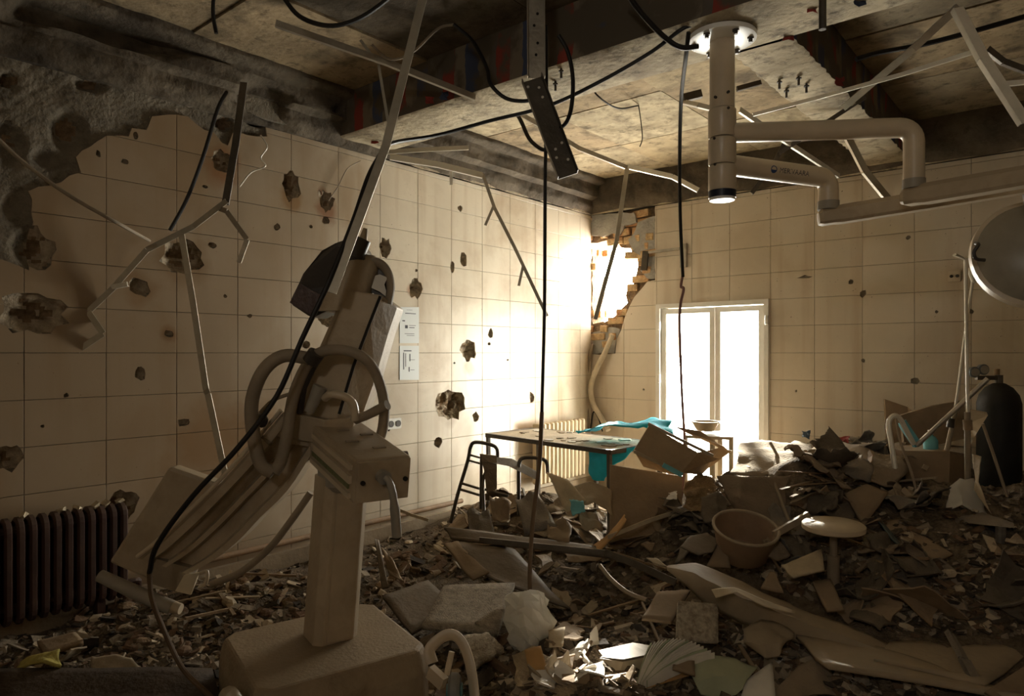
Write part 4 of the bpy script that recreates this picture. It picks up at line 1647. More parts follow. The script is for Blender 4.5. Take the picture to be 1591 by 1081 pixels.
strip([P(1168, 300, 5.0), P(1205, 250, 5.0), P(1222, 215, 5.0)], 0.03, 0.005, M_dsteel, 'ceiling_strip', 'dark short strip right of the pendant end cap')
strip([P(1318, 212, 4.6), P(1345, 265, 4.6), P(1392, 322, 4.6)], 0.042, 0.004, M_alu, 'ceiling_strip', 'translucent looking grey strip hanging between the two pendant elbows')
strip([P(1560, 130, 3.1), P(1600, 126, 3.1)], 0.022, 0.004, M_strip_white, 'ceiling_strip', 'short white strip at right edge beside the bright sloping strip')
strip([P(1535, 75, 3.4), P(1560, 95, 3.4), P(1600, 110, 3.4)], 0.03, 0.004, M_dsteel, 'ceiling_strip', 'dark strip in the upper right corner behind the bright strip')
cable([P(1278, -30, 3.0), P(1278, 46, 3.0)], 0.016, M_dsteel, 'hanger_rod', 'dark hanger rod at the top right of the flange', 'rod')
cable([P(1330, 92, 3.9), P(1365, 82, 3.9), P(1430, 70, 3.8), P(1500, 52, 3.7), P(1591, 26, 3.6)], 0.014, M_cable, 'cable', 'black cable sagging under the dark ceiling bay on the right')
strip([P(1062, 152, 4.6), P(1090, 145, 4.6)], 0.05, 0.025, M_dsteel, 'ceiling_clip', 'dark steel clip on ceiling boards left of the pendant column', 'clip')
strip([P(1062, 158, 4.6), P(1085, 163, 4.5), P(1105, 168, 4.5)], 0.03, 0.01, M_strip_white, 'ceiling_clip', 'white bracket arm below the dark steel clip', 'clip')
strip([P(1145, 138, 4.5), P(1182, 128, 4.5)], 0.03, 0.02, M_dsteel, 'ceiling_clip', 'dark slot bracket on ceiling right of the pendant column', 'clip')
# anchor bolts left in the beam soffits
for i, (px, py) in enumerate([(1211, 125), (1222, 139), (1241, 119), (1253, 131), (872, 108), (863, 128)]):
    d = 1.585 * F / (CY - py)
    b = MB()
    p = P(px, py, d)
    b.tube([p + Vector((0, 0, 0.02)), p + Vector((0, 0, -0.05))], 0.007, 6)
    b.lathe([(0, 0), (0.016, 0), (0.016, 0.008), (0, 0.008)], p + Vector((0, 0, -0.015)), 6)
    b.build('anchor_bolt', M_dark, parent=trim6 if i < 4 else trim5)
# rags of striped lining hanging at the beam edges
for k, (px, py, col) in enumerate([(668, 158, 'r'), (690, 151, 'b'), (582, 219, 'r'), (1262, 14, 'r'), (1335, 2, 'b'), (1224, 58, 'r'), (1305, 128, 'r')]):
    colr = {'r': (0.24, 0.04, 0.03), 'b': (0.05, 0.065, 0.11)}[col]
    b = MB()
    w = 0.028
    pts = []
    p0 = P(px, py, (ZB - EYE) * F / (CY - py))
    rr = random.Random(k)
    for i in range(4):
        for j in range(3):
            pts.append(p0 + RV * w * (j - 1) * rr.uniform(.5, 1.2) + Vector((0, 0, 0.03 - 0.016 * i + rr.uniform(-.006, .006))) + FV * rr.uniform(-.012, .006))
    b.add(pts, [(i * 3 + j, i * 3 + j + 1, i * 3 + j + 4, i * 3 + j + 3) for i in range(3) for j in range(2)])
    b.build('lining_rag', mat('rag_' + col, colr, 0.9, var=0.4, bump=0.2), parent=trim5 if k < 5 else trim6)

# ---- fittings on the walls
M_notice = bpy.data.materials.new('printed_notice')
M_notice.use_nodes = True
M_notice.node_tree.nodes['Principled BSDF'].inputs['Base Color'].default_value = (0.62, 0.64, 0.62, 1)
M_notice.node_tree.nodes['Principled BSDF'].inputs['Roughness'].default_value = 0.5
for (x0, x1, y0, y1), lab, marks in [((621, 651, 477, 533), 'upper white printed notice on the tiled wall right of the machine', [(0.5, 0.08, 0.3, 0.008), (0.55, 0.18, 0.55, 0.02), (0.2, 0.38, 0.14, 0.03), (0.34, 0.55, 0.14, 0.09), (0.65, 0.52, 0.35, 0.012), (0.62, 0.58, 0.28, 0.02), (0.5, 0.75, 0.5, 0.012), (0.55, 0.8, 0.4, 0.012)]),
                                     ((621, 651, 537, 590), 'lower white printed notice with a bar diagram on the tiled wall', [(0.4, 0.15, 0.4, 0.03), (0.2, 0.45, 0.04, 0.5), (0.3, 0.42, 0.03, 0.4), (0.52, 0.35, 0.05, 0.22), (0.65, 0.42, 0.25, 0.012), (0.48, 0.7, 0.05, 0.14), (0.65, 0.72, 0.22, 0.012)])]:
    a, b_, c_, d_q = PL(x0, y0, .004), PL(x1, y0, .004), PL(x1, y1, .004), PL(x0, y1, .004)
    root = thing('wall_notice', d_q, lab, 'notice')
    q = MB()
    q.prism([a, b_, c_, d_q], (1, 0, 0), 0.003)
    q.build('sheet', M_notice, root)
    q = MB()
    for u, v, w, h in marks:
        cpt = a + (b_ - a) * u + (d_q - a) * v + Vector((0.0008, 0, 0))
        q.box(cpt, (0.0006, (b_ - a).length * w, (d_q - a).length * h))
    q.build('print', mat('print_ink', (0.05, 0.05, 0.06), 0.6, bump=0), root)
# double socket near the machine and one far right
root = thing('wall_socket', PL(615, 668, 0.0), 'broken white double socket on tiled wall beside the cross head', 'socket')
q = MB()
p = PL(612, 658, .012)
q.box(p, (0.02, 0.15, 0.085), bev=0.006)
q.build('plate', M_white, root)
for k in (-1, 1):
    q = MB()
    q.lathe([(0, 0), (0.026, 0), (0.026, 0.004), (0, 0.004)], p + Vector((0.011, 0.037 * k, 0)), 14, (0, math.pi / 2, 0))
    q.build('socket_hole', M_dark, root)
root = thing('wall_socket', PB(1483, 433, 0.0), 'small beige socket on back wall left of the lamp dish', 'socket')
q = MB()
p = PB(1483, 429, .008)
q.box(p, (0.085, 0.014, 0.085))
q.build('plate', M_tileB, root)
for k in (-1, 1):
    q = MB()
    q.lathe([(0, 0), (0.013, 0), (0.013, 0.003), (0, 0.003)], p + Vector((0.02 * k, -0.0085, 0)), 10, (math.pi / 2, 0, 0))
    q.build('socket_hole', M_dark, root)
# bracket across the breach
root = thing('wall_bracket', PB(1060, 415, 0), 'grey steel bracket bar bolted right of the breach above the window', 'bracket')
q = MB()
q.box(PB(1062, 397, .02), (0.07, 0.03, 0.24))
q.build('plate', M_steel, root)
q = MB()
q.bar(PB(1056, 386, .05), PB(1008, 392, .05), 0.025, 0.025)
q.build('arm', M_steel, root)
q = MB()
q.box(PB(1002, 405, .03), (0.06, 0.05, 0.2), (0, 0.1, 0.3))
q.build('clamp', M_dsteel, root)
# flexible conduit that drops out of the breach
cable([PB(952, 520, .05), PB(940, 548, .06), PB(926, 575, .08), PB(918, 600, .08), PB(921, 625, .08), PB(932, 645, .1), PB(945, 668, .15)], 0.03, mat('pale_conduit', (0.52, 0.45, 0.33), 0.7, var=0.25, bump=0.3, bscale=80), 'flexible_conduit', 'pale flexible conduit hanging out of the breach in the corner', 'conduit', seg=10)
cable([PB(921, 535, .04), PB(913, 570, .05), PB(911, 620, .05), PB(916, 668, .06)], 0.02, M_hose, 'conduit', 'grey conduit standing in the room corner below the breach', 'conduit')
cable([PB(918, 665, .08), PB(922, 640, .08), PB(930, 650, .08), PB(936, 670, .1)], 0.008, M_cable, 'cable', 'thin black cable loop at the foot of the corner conduit')


# ================================================================== FURNITURE
M_wood = mat('dusty_wood', (0.26, 0.17, 0.09), 0.7, var=0.3, scale=8, bump=0.3, dust=0.5)
M_ply = mat('brown_board', (0.30, 0.205, 0.115), 0.75, var=0.2, scale=5, bump=0.2, dust=0.45)
M_card = mat('cardboard', (0.25, 0.175, 0.105), 0.9, var=0.2, scale=6, bump=0.15, dust=0.35)
M_laminate = mat('dusty_laminate', (0.36, 0.285, 0.19), 0.6, var=0.2, scale=5, bump=0.25, dust=0.55)
M_pipe = mat('dark_tube_frame', (0.075, 0.062, 0.048), 0.4, metal=0.4, var=0.3, bump=0.1, dust=0.25)
M_radiator = mat('oxblood_radiator', (0.055, 0.026, 0.018), 0.6, var=0.25, bump=0.1, dust=0.12)
M_radiator_c = mat('cream_radiator', (0.58, 0.47, 0.31), 0.5, var=0.1, bump=0.05, dust=0.2)
M_blue = mat('turquoise_cloth', (0.03, 0.50, 0.68), 0.75, var=0.2, bump=0.2, bscale=30)
M_blue2 = mat('pale_turquoise', (0.16, 0.42, 0.46), 0.7, var=0.2, bump=0.1)
M_cloth = mat('brown_cloth', (0.20, 0.145, 0.095), 0.95, var=0.3, scale=5, bump=0.4, bscale=70, dust=0.5)
M_cloth_g = mat('grey_cloth', (0.17, 0.15, 0.125), 0.95, var=0.3, scale=5, bump=0.4, bscale=70, dust=0.4)
M_cloth_d = mat('dark_cloth', (0.085, 0.068, 0.05), 0.95, var=0.35, scale=5, bump=0.4, bscale=70, dust=0.3)
M_bag = mat('clear_plastic', (0.84, 0.82, 0.77), 0.2, var=0.1, bump=0.1, spec=0.6)
_nt = M_bag.node_tree
_tr = _nt.nodes.new('ShaderNodeBsdfTranslucent')
_tr.inputs[0].default_value = (0.82, 0.79, 0.72, 1)
_ms = _nt.nodes.new('ShaderNodeMixShader')
_ms.inputs[0].default_value = 0.6
_nt.links.new(_nt.nodes['Principled BSDF'].outputs[0], _ms.inputs[1])
_nt.links.new(_tr.outputs[0], _ms.inputs[2])
_nt.links.new(_ms.outputs[0], _nt.nodes['Material Output'].inputs[0])
M_sheetm = mat('dusty_sheet_metal', (0.34, 0.27, 0.18), 0.6, var=0.2, scale=3, bump=0.15, dust=0.5)
M_green = mat('pale_green_paper', (0.40, 0.44, 0.30), 0.85, var=0.15, bump=0.15, dust=0.2)

# ---- dark column radiator on the left
root = thing('radiator', PZ(90, 1000, 0.02), 'dark red-brown column radiator under the left wall', 'radiator')
rb, rt = PL(0, 985, 0.14), PL(184, 790, 0.14)
yA, yB, zt, zb = 0.72, PL(188, 800, 0.14).y, 0.0, 0.0
xr_ = LX + 0.13
zt = PL(90, 798, 0.13).z
zb = 0.14
n = 17
for k in range(n):
    y = yA + (yB - yA) * k / (n - 1)
    b = MB()
    w = (yB - yA) / (n - 1)
    ring = []
    for q in range(9):
        a = math.pi * q / 8
        ring.append((-math.cos(a) * 0.055, math.sin(a)))
    prof = [Vector((xr_ + c * 1.0, y, zt - 0.05 + s * 0.05)) for c, s in ring] + [Vector((xr_ - c * 1.0, y, zb + 0.05 - s * 0.05)) for c, s in ring]
    b.tube([prof[i] for i in range(len(prof))], w * 0.36, 6, closed=True)
    b.box((xr_, y, (zt + zb) / 2), (0.09, w * 0.30, zt - zb - 0.04))
    b.build('column', M_radiator, root)
b = MB()
for z in (zt - 0.06, zb + 0.06):
    b.tube([(xr_, yA - 0.05, z), (xr_, yB + 0.03, z)], 0.03, 10)
b.build('header_pipe', M_radiator, root)
b = MB()
b.tube(smoothpath([(xr_, yB + 0.02, zb + 0.06), (xr_, yB + 0.09, zb + 0.06), (xr_ - 0.03, yB + 0.11, zb + 0.02), (xr_ - 0.04, yB + 0.11, -0.0)], 4), 0.016, 8)
b.build('feed_pipe', M_radiator, root)
for k in (2, n - 3):
    b = MB()
    y = yA + (yB - yA) * k / (n - 1)
    b.box((xr_, y, zb / 2), (0.07, 0.04, zb))
    b.build('foot', M_radiator, root)

# ---- cream radiator behind the table
root = thing('radiator', PL(850, 745, 0.1), 'cream ribbed radiator on the left wall behind the table', 'radiator')
ya, yb_ = PL(835, 700, 0.12).y, PL(902, 700, 0.12).y
xx = LX + 0.12
zt2, zb2 = 0.80, 0.2
nn_ = 12
for k in range(nn_):
    y = ya + (yb_ - ya) * k / (nn_ - 1)
    b = MB()
    b.box((xx, y, (zt2 + zb2) / 2), (0.1, (yb_ - ya) / nn_ * 0.78, zt2 - zb2), bev=0.012)
    b.build('rib', M_radiator_c, root)
b = MB()
for z in (zt2 - 0.07, zb2 + 0.07):
    b.tube([(xx, ya - 0.03, z), (xx, yb_ + 0.03, z)], 0.022, 8)
b.build('header_pipe', M_radiator_c, root)

# ---- steel frame table
tA, tB, tC = PZ(756, 674, 0.80), PZ(947, 700, 0.80), PZ(997, 690, 0.80)
tx = (tB - tA)
tx.z = 0
tl = tx.length
tx.normalize()
ty = Vector((-tx.y, tx.x, 0))
tdp = 0.62
root = thing('frame_table', (tA + tB) / 2 + ty * 0.3 - Vector((0, 0, 0.8)), 'long steel frame table strewn with dust and debris before the corner', 'table')


def T3(u, v, z):
    return tA + tx * u + ty * v + Vector((0, 0, z - tA.z))


b = MB()
b.box(T3(tl / 2, tdp / 2, 0.797), (tl, tdp, 0.016), Matrix((tx, ty, Vector((0, 0, 1)))).transposed())
b.build('top_board', mat('dusty_table_top', (0.58, 0.48, 0.33), 0.7, var=0.25, scale=6, bump=0.5, bscale=50, dust=0.3), root)
b = MB()
for p, q in [((0, 0), (tl, 0)), ((tl, 0), (tl, tdp)), ((tl, tdp), (0, tdp)), ((0, tdp), (0, 0))]:
    b.bar(T3(p[0], p[1], 0.79), T3(q[0], q[1], 0.79), 0.028, 0.034)
b.build('top_frame', M_pipe, root)
for u, v in [(0.01, 0.01), (tl - 0.01, 0.01), (tl - 0.01, tdp - 0.01), (0.01, tdp - 0.01), (tl * 0.52, tdp - .01)]:
    b = MB()
    b.bar(T3(u, v, 0.79), T3(u + R.uniform(-.01, .01), v, 0.0), 0.028, 0.028)
    b.build('leg', M_pipe, root)
# debris on the table
for k in range(26):
    u, v = R.uniform(0.1, tl - 0.05), R.uniform(0.05, tdp - 0.05)
    b = MB()
    s = R.uniform(0.02, 0.07)
    z0 = 0.806
    pts = [T3(u + math.cos(a) * s * R.uniform(.5, 1.1), v + math.sin(a) * s * R.uniform(.5, 1.1), z0 + 0.006) for a in [i * 2 * math.pi / 5 for i in range(5)]]
    b.prism(pts, (0, 0, 1), 0.006 + 0.0)
    solo(b, 'plaster_flake', [M_paper, M_laminate, M_ply][k % 3], 'small flat flake lying on the steel frame table top', 'flake', 'flakes on the table top')

# ---- step stool in front of the table
root = thing('step_stool', P(770, 790, 4.9), 'dark tube step stool with two hooped rails left of the table', 'step stool')
s_d = 5.15


def hoop(pts, r, nm):
    b = MB()
    b.tube(smoothpath([P(*q) for q in pts], 5), r, 8)
    b.build(nm, M_pipe, root, smooth=True)


hoop([(700, 812, 5.3), (712, 765, 5.3), (727, 715, 5.3), (731, 695, 5.3), (738, 687, 5.28), (760, 690, 5.2), (772, 697, 5.2), (773, 715, 5.2)], 0.014, 'handrail')
hoop([(773, 715, 5.2), (752, 740, 5.1), (752, 800, 5.0)], 0.012, 'rear_leg')
hoop([(806, 800, 5.0), (806, 740, 5.0), (807, 718, 5.0), (815, 711, 5.0), (838, 712, 4.95), (849, 718, 4.95), (851, 735, 4.95)], 0.014, 'handrail')
for y in (706, 715):
    hoop([(728, y, 5.3), (746, y + 5, 5.22)], 0.008, 'rung')
for y in (750, 760):
    hoop([(715, y, 5.3), (745, y + 9, 5.2)], 0.010, 'rung')
hoop([(747, 790, 5.1), (748, 705, 5.1)], 0.011, 'upright')
hoop([(790, 770, 5.05), (753, 760, 5.1)], 0.010, 'rung')
b = MB()
loft(b, [[P(752, 709, 5.2), P(795, 713, 5.1), P(838, 735, 4.98)], [P(748, 716, 5.05), P(790, 724, 4.95), P(835, 746, 4.85)]], 0.03)
st = fix_normals(b.build('step', M_cloth_d, root))
b = MB()
loft(b, [[P(745, 705, 5.08), P(772, 708, 5.06)], [P(752, 730, 5.02), P(772, 728, 5.0)], [P(756, 765, 5.0), P(772, 760, 5.0)]], 0.015)
fix_normals(b.build('torn_cover', M_cloth, root))

# ---- drawer box tipped on the table end
root = thing('drawer_box', P(1050, 720, 4.75), 'brown upturned drawer box tilted against the right end of the table', 'drawer')
b = MB()
loft(b, [[P(1009, 660, 4.75), P(1085, 703, 4.65), P(1118, 713, 4.75)], [P(985, 700, 4.7), P(1035, 725, 4.6), P(1058, 734, 4.6)]], 0.012)
fix_normals(b.build('bottom_panel', M_ply, root))
b = MB()
loft(b, [[P(1085, 703, 4.65), P(1118, 696, 4.9), P(1138, 700, 5.0)], [P(1058, 734, 4.6), P(1090, 738, 4.8), P(1100, 728, 4.9)]], 0.012)
fix_normals(b.build('side_panel', M_ply, root))
b = MB()
b.bar(P(1007, 658, 4.76), P(1108, 708, 4.66), 0.02, 0.02)
b.build('edge', M_laminate, root)
b = MB()
b.bar(P(985, 701, 4.69), P(1060, 736, 4.59), 0.02, 0.02)
b.build('edge', M_laminate, root)
b = MB()
b.bar(P(1030, 722, 4.58), P(1060, 738, 4.56), 0.02, 0.03)
b.build('strip', M_blue2, root)
b = MB()
loft(b, [[P(1045, 662, 4.85), P(1090, 670, 4.95)], [P(1125, 693, 4.85), P(1138, 705, 4.95)]], 0.02)
fix_normals(b.build('back_panel', M_ply, root))
# upright brown panel (cabinet side) below it
b = MB()
loft(b, [[P(948, 722, 4.85), P(1060, 740, 4.7)], [P(948, 850, 4.7), P(1060, 850, 4.6)]], 0.02)
solo(b, 'cabinet_panel', M_ply, 'upright reddish brown cabinet panel standing below the drawer box', 'panel')
b = MB()
loft(b, [[P(985, 700, 4.95), P(1010, 690, 5.0)], [P(1000, 725, 4.9), P(1060, 742, 4.8)]], 0.02)
solo(b, 'cabinet_panel', M_wood, 'dark narrow panel wedged between table and drawer box', 'panel')

# ---- low stool table with a tray in front of the window
root = thing('side_table', P(1100, 780, 5.9), 'small pale side table standing before the window', 'table')
b = MB()
loft(b, [[P(1062, 672, 6.1), P(1120, 669, 6.1), P(1139, 677, 5.9)], [P(1062, 676, 5.8), P(1110, 678, 5.75), P(1138, 679, 5.75)]], Vector((0, 0, -0.025)))
fix_normals(b.build('top_board', M_laminate, root))
for px, d in ((1065, 5.85), (1107, 5.8), (1119, 6.0), (1136, 5.8)):
    b = MB()
    t = P(px, 678, d)
    b.bar(t, Vector((t.x, t.y, 0.0)), 0.03, 0.03)
    b.build('leg', M_laminate, root)
root = thing('steel_bowl', P(1096, 669, 5.95), 'small beige bowl standing on the side table before the window', 'bowl')
b = MB()
c = P(1096, 669, 5.95)
b.lathe([(0.0, 0.0), (0.07, 0.0), (0.085, 0.02), (0.115, 0.075), (0.12, 0.078), (0.11, 0.074), (0.08, 0.03), (0.0, 0.02)], c, 24)
fix_normals(b.build('body', M_laminate, root, smooth=True))
b = MB()
b.tube([c + Vector((math.cos(a) * 0.118, math.sin(a) * 0.118, 0.077)) for a in [2 * math.pi * k / 24 for k in range(24)]], 0.006, 6, closed=True)
b.build('rim', M_alu, root, smooth=True)
# blue sheet heaped behind the table
def cloth(grid, nu, nv, amp, freq, seed, th=0.004):
    """crumpled cloth or paper: bilinear patch of 3-D control rows, finely folded"""
    rows = [[Vector(p) for p in r] for r in grid]
    nr, nc = len(rows) - 1, len(rows[0]) - 1
    pts = []
    for i in range(nu + 1):
        s = i / nu * nr
        a = min(int(s), nr - 1)
        s -= a
        row = []
        for j in range(nv + 1):
            t = j / nv * nc
            c_ = min(int(t), nc - 1)
            t -= c_
            p = (rows[a][c_] * (1 - s) + rows[a + 1][c_] * s) * (1 - t) + (rows[a][c_ + 1] * (1 - s) + rows[a + 1][c_ + 1] * s) * t
            q = p * freq
            n1 = noise.noise_vector((q.x + seed, q.y, q.z)) + noise.noise_vector((q.x * 2.3, q.y * 2.3 + seed, q.z * 2.3)) * 0.45
            row.append(p + n1 * amp)
        pts.append(row)
    b_ = MB()
    vs = [p for r in pts for p in r]
    k_ = nv + 1
    fs = [(i * k_ + j, (i + 1) * k_ + j, (i + 1) * k_ + j + 1, i * k_ + j + 1) for i in range(nu) for j in range(nv)]
    b_.add(vs, fs)
    return b_


def solid(o, th):
    md = o.modifiers.new('thickness', 'SOLIDIFY')
    md.thickness = th
    md.offset = 0
    return o


b = cloth([[P(905, 668, 5.6), P(960, 658, 5.7), P(1005, 652, 5.7), P(1040, 660, 5.6)], [P(900, 672, 5.3), P(960, 668, 5.3), P(1010, 660, 5.3), P(1050, 672, 5.2)]], 10, 28, 0.05, 5, 3)
solid(solo(b, 'blue_sheet', M_blue, 'bright turquoise cloth heaped behind the table end near the window', 'cloth', smooth=True), 0.006)
b = cloth([[P(913, 700, 5.2), P(950, 698, 5.1), P(985, 694, 5.05)], [P(915, 725, 5.2), P(945, 735, 5.1), P(965, 715, 5.05)], [P(922, 742, 5.2), P(935, 750, 5.1), P(950, 725, 5.05)]], 14, 16, 0.04, 7, 5)
solid(solo(b, 'blue_sheet', M_blue, 'bright turquoise cloth hanging under the right end of the table', 'cloth', smooth=True), 0.005)

# ---- round stool
root = thing('round_stool', PZ(1296, 935, 0.12), 'round white-topped stool standing in the rubble heap', 'stool')
c = P(1295, 820, 3.75)
rs_ = SZ(46, 3.75)
rt_ = Euler((0.02, 0.02, -0.6)).to_matrix()
b = MB()
b.lathe([(0, -0.012), (rs_ - 0.012, -0.012), (rs_, -0.004), (rs_, 0.018), (rs_ - 0.01, 0.026), (0, 0.028)], c, 36, rt_)
fix_normals(b.build('seat', mat('stool_seat', (0.62, 0.52, 0.37), 0.5, var=0.12, bump=0.15, dust=0.3), root, smooth=True))
b = MB()
b.lathe([(0, -0.012), (0.05, -0.012), (0.05, -0.03), (0, -0.03)], c, 20, rt_)
b.build('seat_mount', M_dsteel, root)
b = MB()
b.tube([c, c + Vector((0, 0, -0.2))], 0.02, 12)
b.tube([c + Vector((0, 0, -0.15)), c + Vector((0, 0, -0.42))], 0.032, 12)
b.build('post', M_hose, root, smooth=True)
for k in range(5):
    a = 2 * math.pi * k / 5
    b = MB()
    b.bar(c + Vector((0, 0, -0.38)), c + Vector((math.cos(a) * 0.2, math.sin(a) * 0.2, -0.45)), 0.03, 0.03)
    b.build('foot', M_dsteel, root)

# ---- plastic bowl (basin) lying tipped in the heap
root = thing('wash_basin', P(1150, 866, 4.1), 'tipped brown plastic basin lying in the rubble below the heap', 'basin')
c = P(1152, 864, 3.95)
rt_ = Euler((0.28, 0.18, 0.2)).to_matrix()
ro = SZ(48, 3.95)
b = MB()
b.lathe([(0, 0), (ro * 0.66, 0), (ro * 0.76, 0.015), (ro, 0.19), (ro - 0.006, 0.19), (ro * 0.74, 0.024), (0, 0.012)], c, 36, rt_)
fix_normals(b.build('bowl', mat('terracotta_plastic', (0.30, 0.20, 0.125), 0.55, var=0.15, bump=0.1, dust=0.3), root, smooth=True, angle=50))
b = MB()
b.tube([c + rt_ @ Vector((math.cos(a) * ro, math.sin(a) * ro, 0.19)) for a in [2 * math.pi * k / 36 for k in range(36)]], 0.009, 8, closed=True)
b.build('rim', M_laminate, root, smooth=True)

# ---- drip stands and gas cylinder on the right
root = thing('drip_stand', P(1502, 900, 4.4), 'tall pale drip stand with forked hook top standing in the heap', 'drip stand')
b = MB()
b.tube([P(1500, 402, 4.4), P(1503, 600, 4.4), P(1506, 690, 4.4)], 0.010, 10)
b.build('upper_pole', M_strip_white, root, smooth=True)
b = MB()
b.tube([P(1503, 640, 4.4), P(1504, 800, 4.4), P(1506, 905, 4.4)], 0.018, 10)
b.build('lower_pole', M_hose, root, smooth=True)
b = MB()
b.tube([P(1503, 652, 4.4), P(1504, 668, 4.4)], 0.026, 10)
b.build('collar', M_ply, root, smooth=True)
for s in (-1, 1):
    b = MB()
    p = P(1499, 403, 4.4)
    b.tube([p, p + RV * 0.02 * s + Vector((0, 0, 0.012)), p + RV * 0.065 * s + Vector((0, 0, 0.03))], [0.010, 0.014, 0.02], 10, flat=0.5)
    b.build('hook', M_strip_white, root, smooth=True)
for a in (0.3, 1.55, 2.8, 4.1, 5.3):
    b = MB()
    p = P(1506, 900, 4.4)
    b.bar(p, p + Vector((math.cos(a) * 0.25, math.sin(a) * 0.25, -0.05)), 0.035, 0.025)
    b.build('foot', M_hose, root)
root = thing('drip_stand', P(1468, 780, 4.9), 'thin second drip stand leaning behind the tall one', 'drip stand')
b = MB()
b.tube([P(1512, 432, 4.8), P(1502, 500, 4.8), P(1488, 610, 4.8), P(1478, 670, 4.8)], 0.009, 8)
b.build('upper_pole', M_strip_white, root, smooth=True)
b = MB()
b.tube([P(1484, 640, 4.8), P(1470, 705, 4.8), P(1462, 760, 4.8)], 0.016, 8)
b.build('lower_pole', M_laminate, root, smooth=True)
b = MB()
b.tube([P(1508, 415, 4.8), P(1510, 425, 4.8), P(1513, 440, 4.8)], [0.012, 0.02, 0.012], 8)
b.build('hook', M_strip_white, root, smooth=True)
b = MB()
b.tube([P(1478, 650, 4.8), P(1476, 664, 4.8)], 0.024, 10)
b.build('collar', M_dark, root, smooth=True)
b = MB()
b.tube([P(1424, 692, 4.6), P(1480, 640, 4.5), P(1535, 588, 4.4)], 0.016, 10)
solo(b, 'steel_tube', M_steel, 'slanting grey steel tube leaning toward the gas cylinder', 'tube', smooth=True)
b = MB()
b.tube([P(1527, 658, 4.3), P(1545, 710, 4.3), P(1565, 772, 4.2)], 0.009, 8)
solo(b, 'steel_rod', M_hose, 'thin rod leaning across the front of the gas cylinder', 'rod', smooth=True)
root = thing('gas_cylinder', P(1552, 800, 4.9), 'dark gas cylinder with gauges standing in the right corner of heap', 'gas cylinder')
c = P(1552, 600, 4.9)
b = MB()
zz = c.z
b.lathe([(0.0, 0.3), (0.12, 0.3), (0.135, 0.32), (0.135, zz - 0.12), (0.12, zz - 0.06), (0.085, zz - 0.01), (0.04, zz + 0.02), (0.0, zz + 0.03)], Vector((c.x, c.y, 0)), 28)
fix_normals(b.build('body', mat('black_green_steel', (0.012, 0.012, 0.010), 0.6, var=0.3, bump=0.1, dust=0.05), root, smooth=True))
b = MB()
b.tube([c, c + Vector((0, 0, 0.08))], 0.026, 10)
b.bar(c + Vector((0, 0, 0.06)), c + Vector((0, 0, 0.06)) - RV * 0.16, 0.03, 0.03)
vl = b.build('valve', M_dsteel, root, smooth=False)
for px, py in ((1513, 578), (1527, 574)):
    b = MB()
    p = P(px, py, 4.82)
    b.lathe([(0, -0.018), (0.036, -0.018), (0.038, 0.012), (0.03, 0.018), (0, 0.018)], p, 18, Matrix((RV, Vector((0, 0, 1)), -FV)).transposed())
    g = b.build('gauge', mat('gauge_grey', (0.12, 0.125, 0.12), 0.4, bump=0.02), root, smooth=True, angle=30)
    b = MB()
    b.lathe([(0, 0), (0.028, 0), (0.028, 0.003), (0, 0.003)], p - FV * 0.017, 16, Matrix((RV, Vector((0, 0, 1)), -FV)).transposed())
    b.build('gauge_dial', M_grey, g)
b = MB()
b.tube([P(1549, 582, 4.85), P(1549, 573, 4.85)], 0.018, 10)
b.build('tap', M_wood, root, smooth=True)

# ---- cardboard box, carton flaps and other things along the back right
root = thing('carton', P(1440, 775, 4.6), 'plain brown carton standing behind the stool at right', 'box')
b = MB()
loft(b, [[P(1402, 700, 4.75), P(1476, 701, 4.6)], [P(1410, 770, 4.7), P(1474, 772, 4.55)]], 0.3)
fix_normals(b.build('body', M_card, root))
b = MB()
loft(b, [[P(1476, 701, 4.6), P(1500, 705, 4.75)], [P(1474, 772, 4.55), P(1500, 768, 4.7)]], 0.01)
fix_normals(b.build('side_flap', M_card, root))
b = MB()
loft(b, [[P(1436, 721, 4.585), P(1444, 724, 4.585)], [P(1432, 727, 4.585), P(1440, 731, 4.585)]], 0.004)
fix_normals(b.build('tape_mark', M_laminate, root))
b = MB()
loft(b, [[P(1375, 620, 5.6), P(1410, 632, 5.5), P(1425, 645, 5.4)], [P(1378, 700, 5.5), P(1415, 705, 5.4), P(1440, 705, 5.3)]], 0.02)
solo(b, 'carton_flap', M_card, 'dark bent carton flap sticking up before the back wall', 'cardboard')
b = MB()
loft(b, [[P(1400, 645, 5.3), P(1450, 630, 5.2), P(1498, 622, 5.1)], [P(1405, 690, 5.3), P(1460, 690, 5.2), P(1505, 680, 5.1)]], 0.03)
solo(b, 'carton', M_card, 'torn brown carton side behind the two drip stands', 'cardboard')
b = MB()
loft(b, [[P(1505, 635, 4.7), P(1533, 640, 4.6)], [P(1500, 660, 4.7), P(1535, 645, 4.6)], [P(1508, 690, 4.7), P(1518, 672, 4.6)]], 0.008)
solo(b, 'paper_sheet', M_laminate, 'crooked pale sheet stuck between drip stand and gas cylinder', 'paper')
root = thing('bottle', P(1446, 698, 4.75), 'pale teal plastic bottle standing between slanting tube and carton', 'bottle')
c = P(1446, 700, 4.75)
b = MB()
b.lathe([(0, 0), (0.042, 0), (0.045, 0.01), (0.045, 0.07), (0.03, 0.095), (0.014, 0.105), (0.014, 0.115), (0, 0.115)], c, 18)
fix_normals(b.build('body', M_blue2, root, smooth=True))
b = MB()
b.lathe([(0, 0.112), (0.018, 0.112), (0.018, 0.14), (0, 0.14)], c, 14)
b.build('cap', M_white, root, smooth=True)
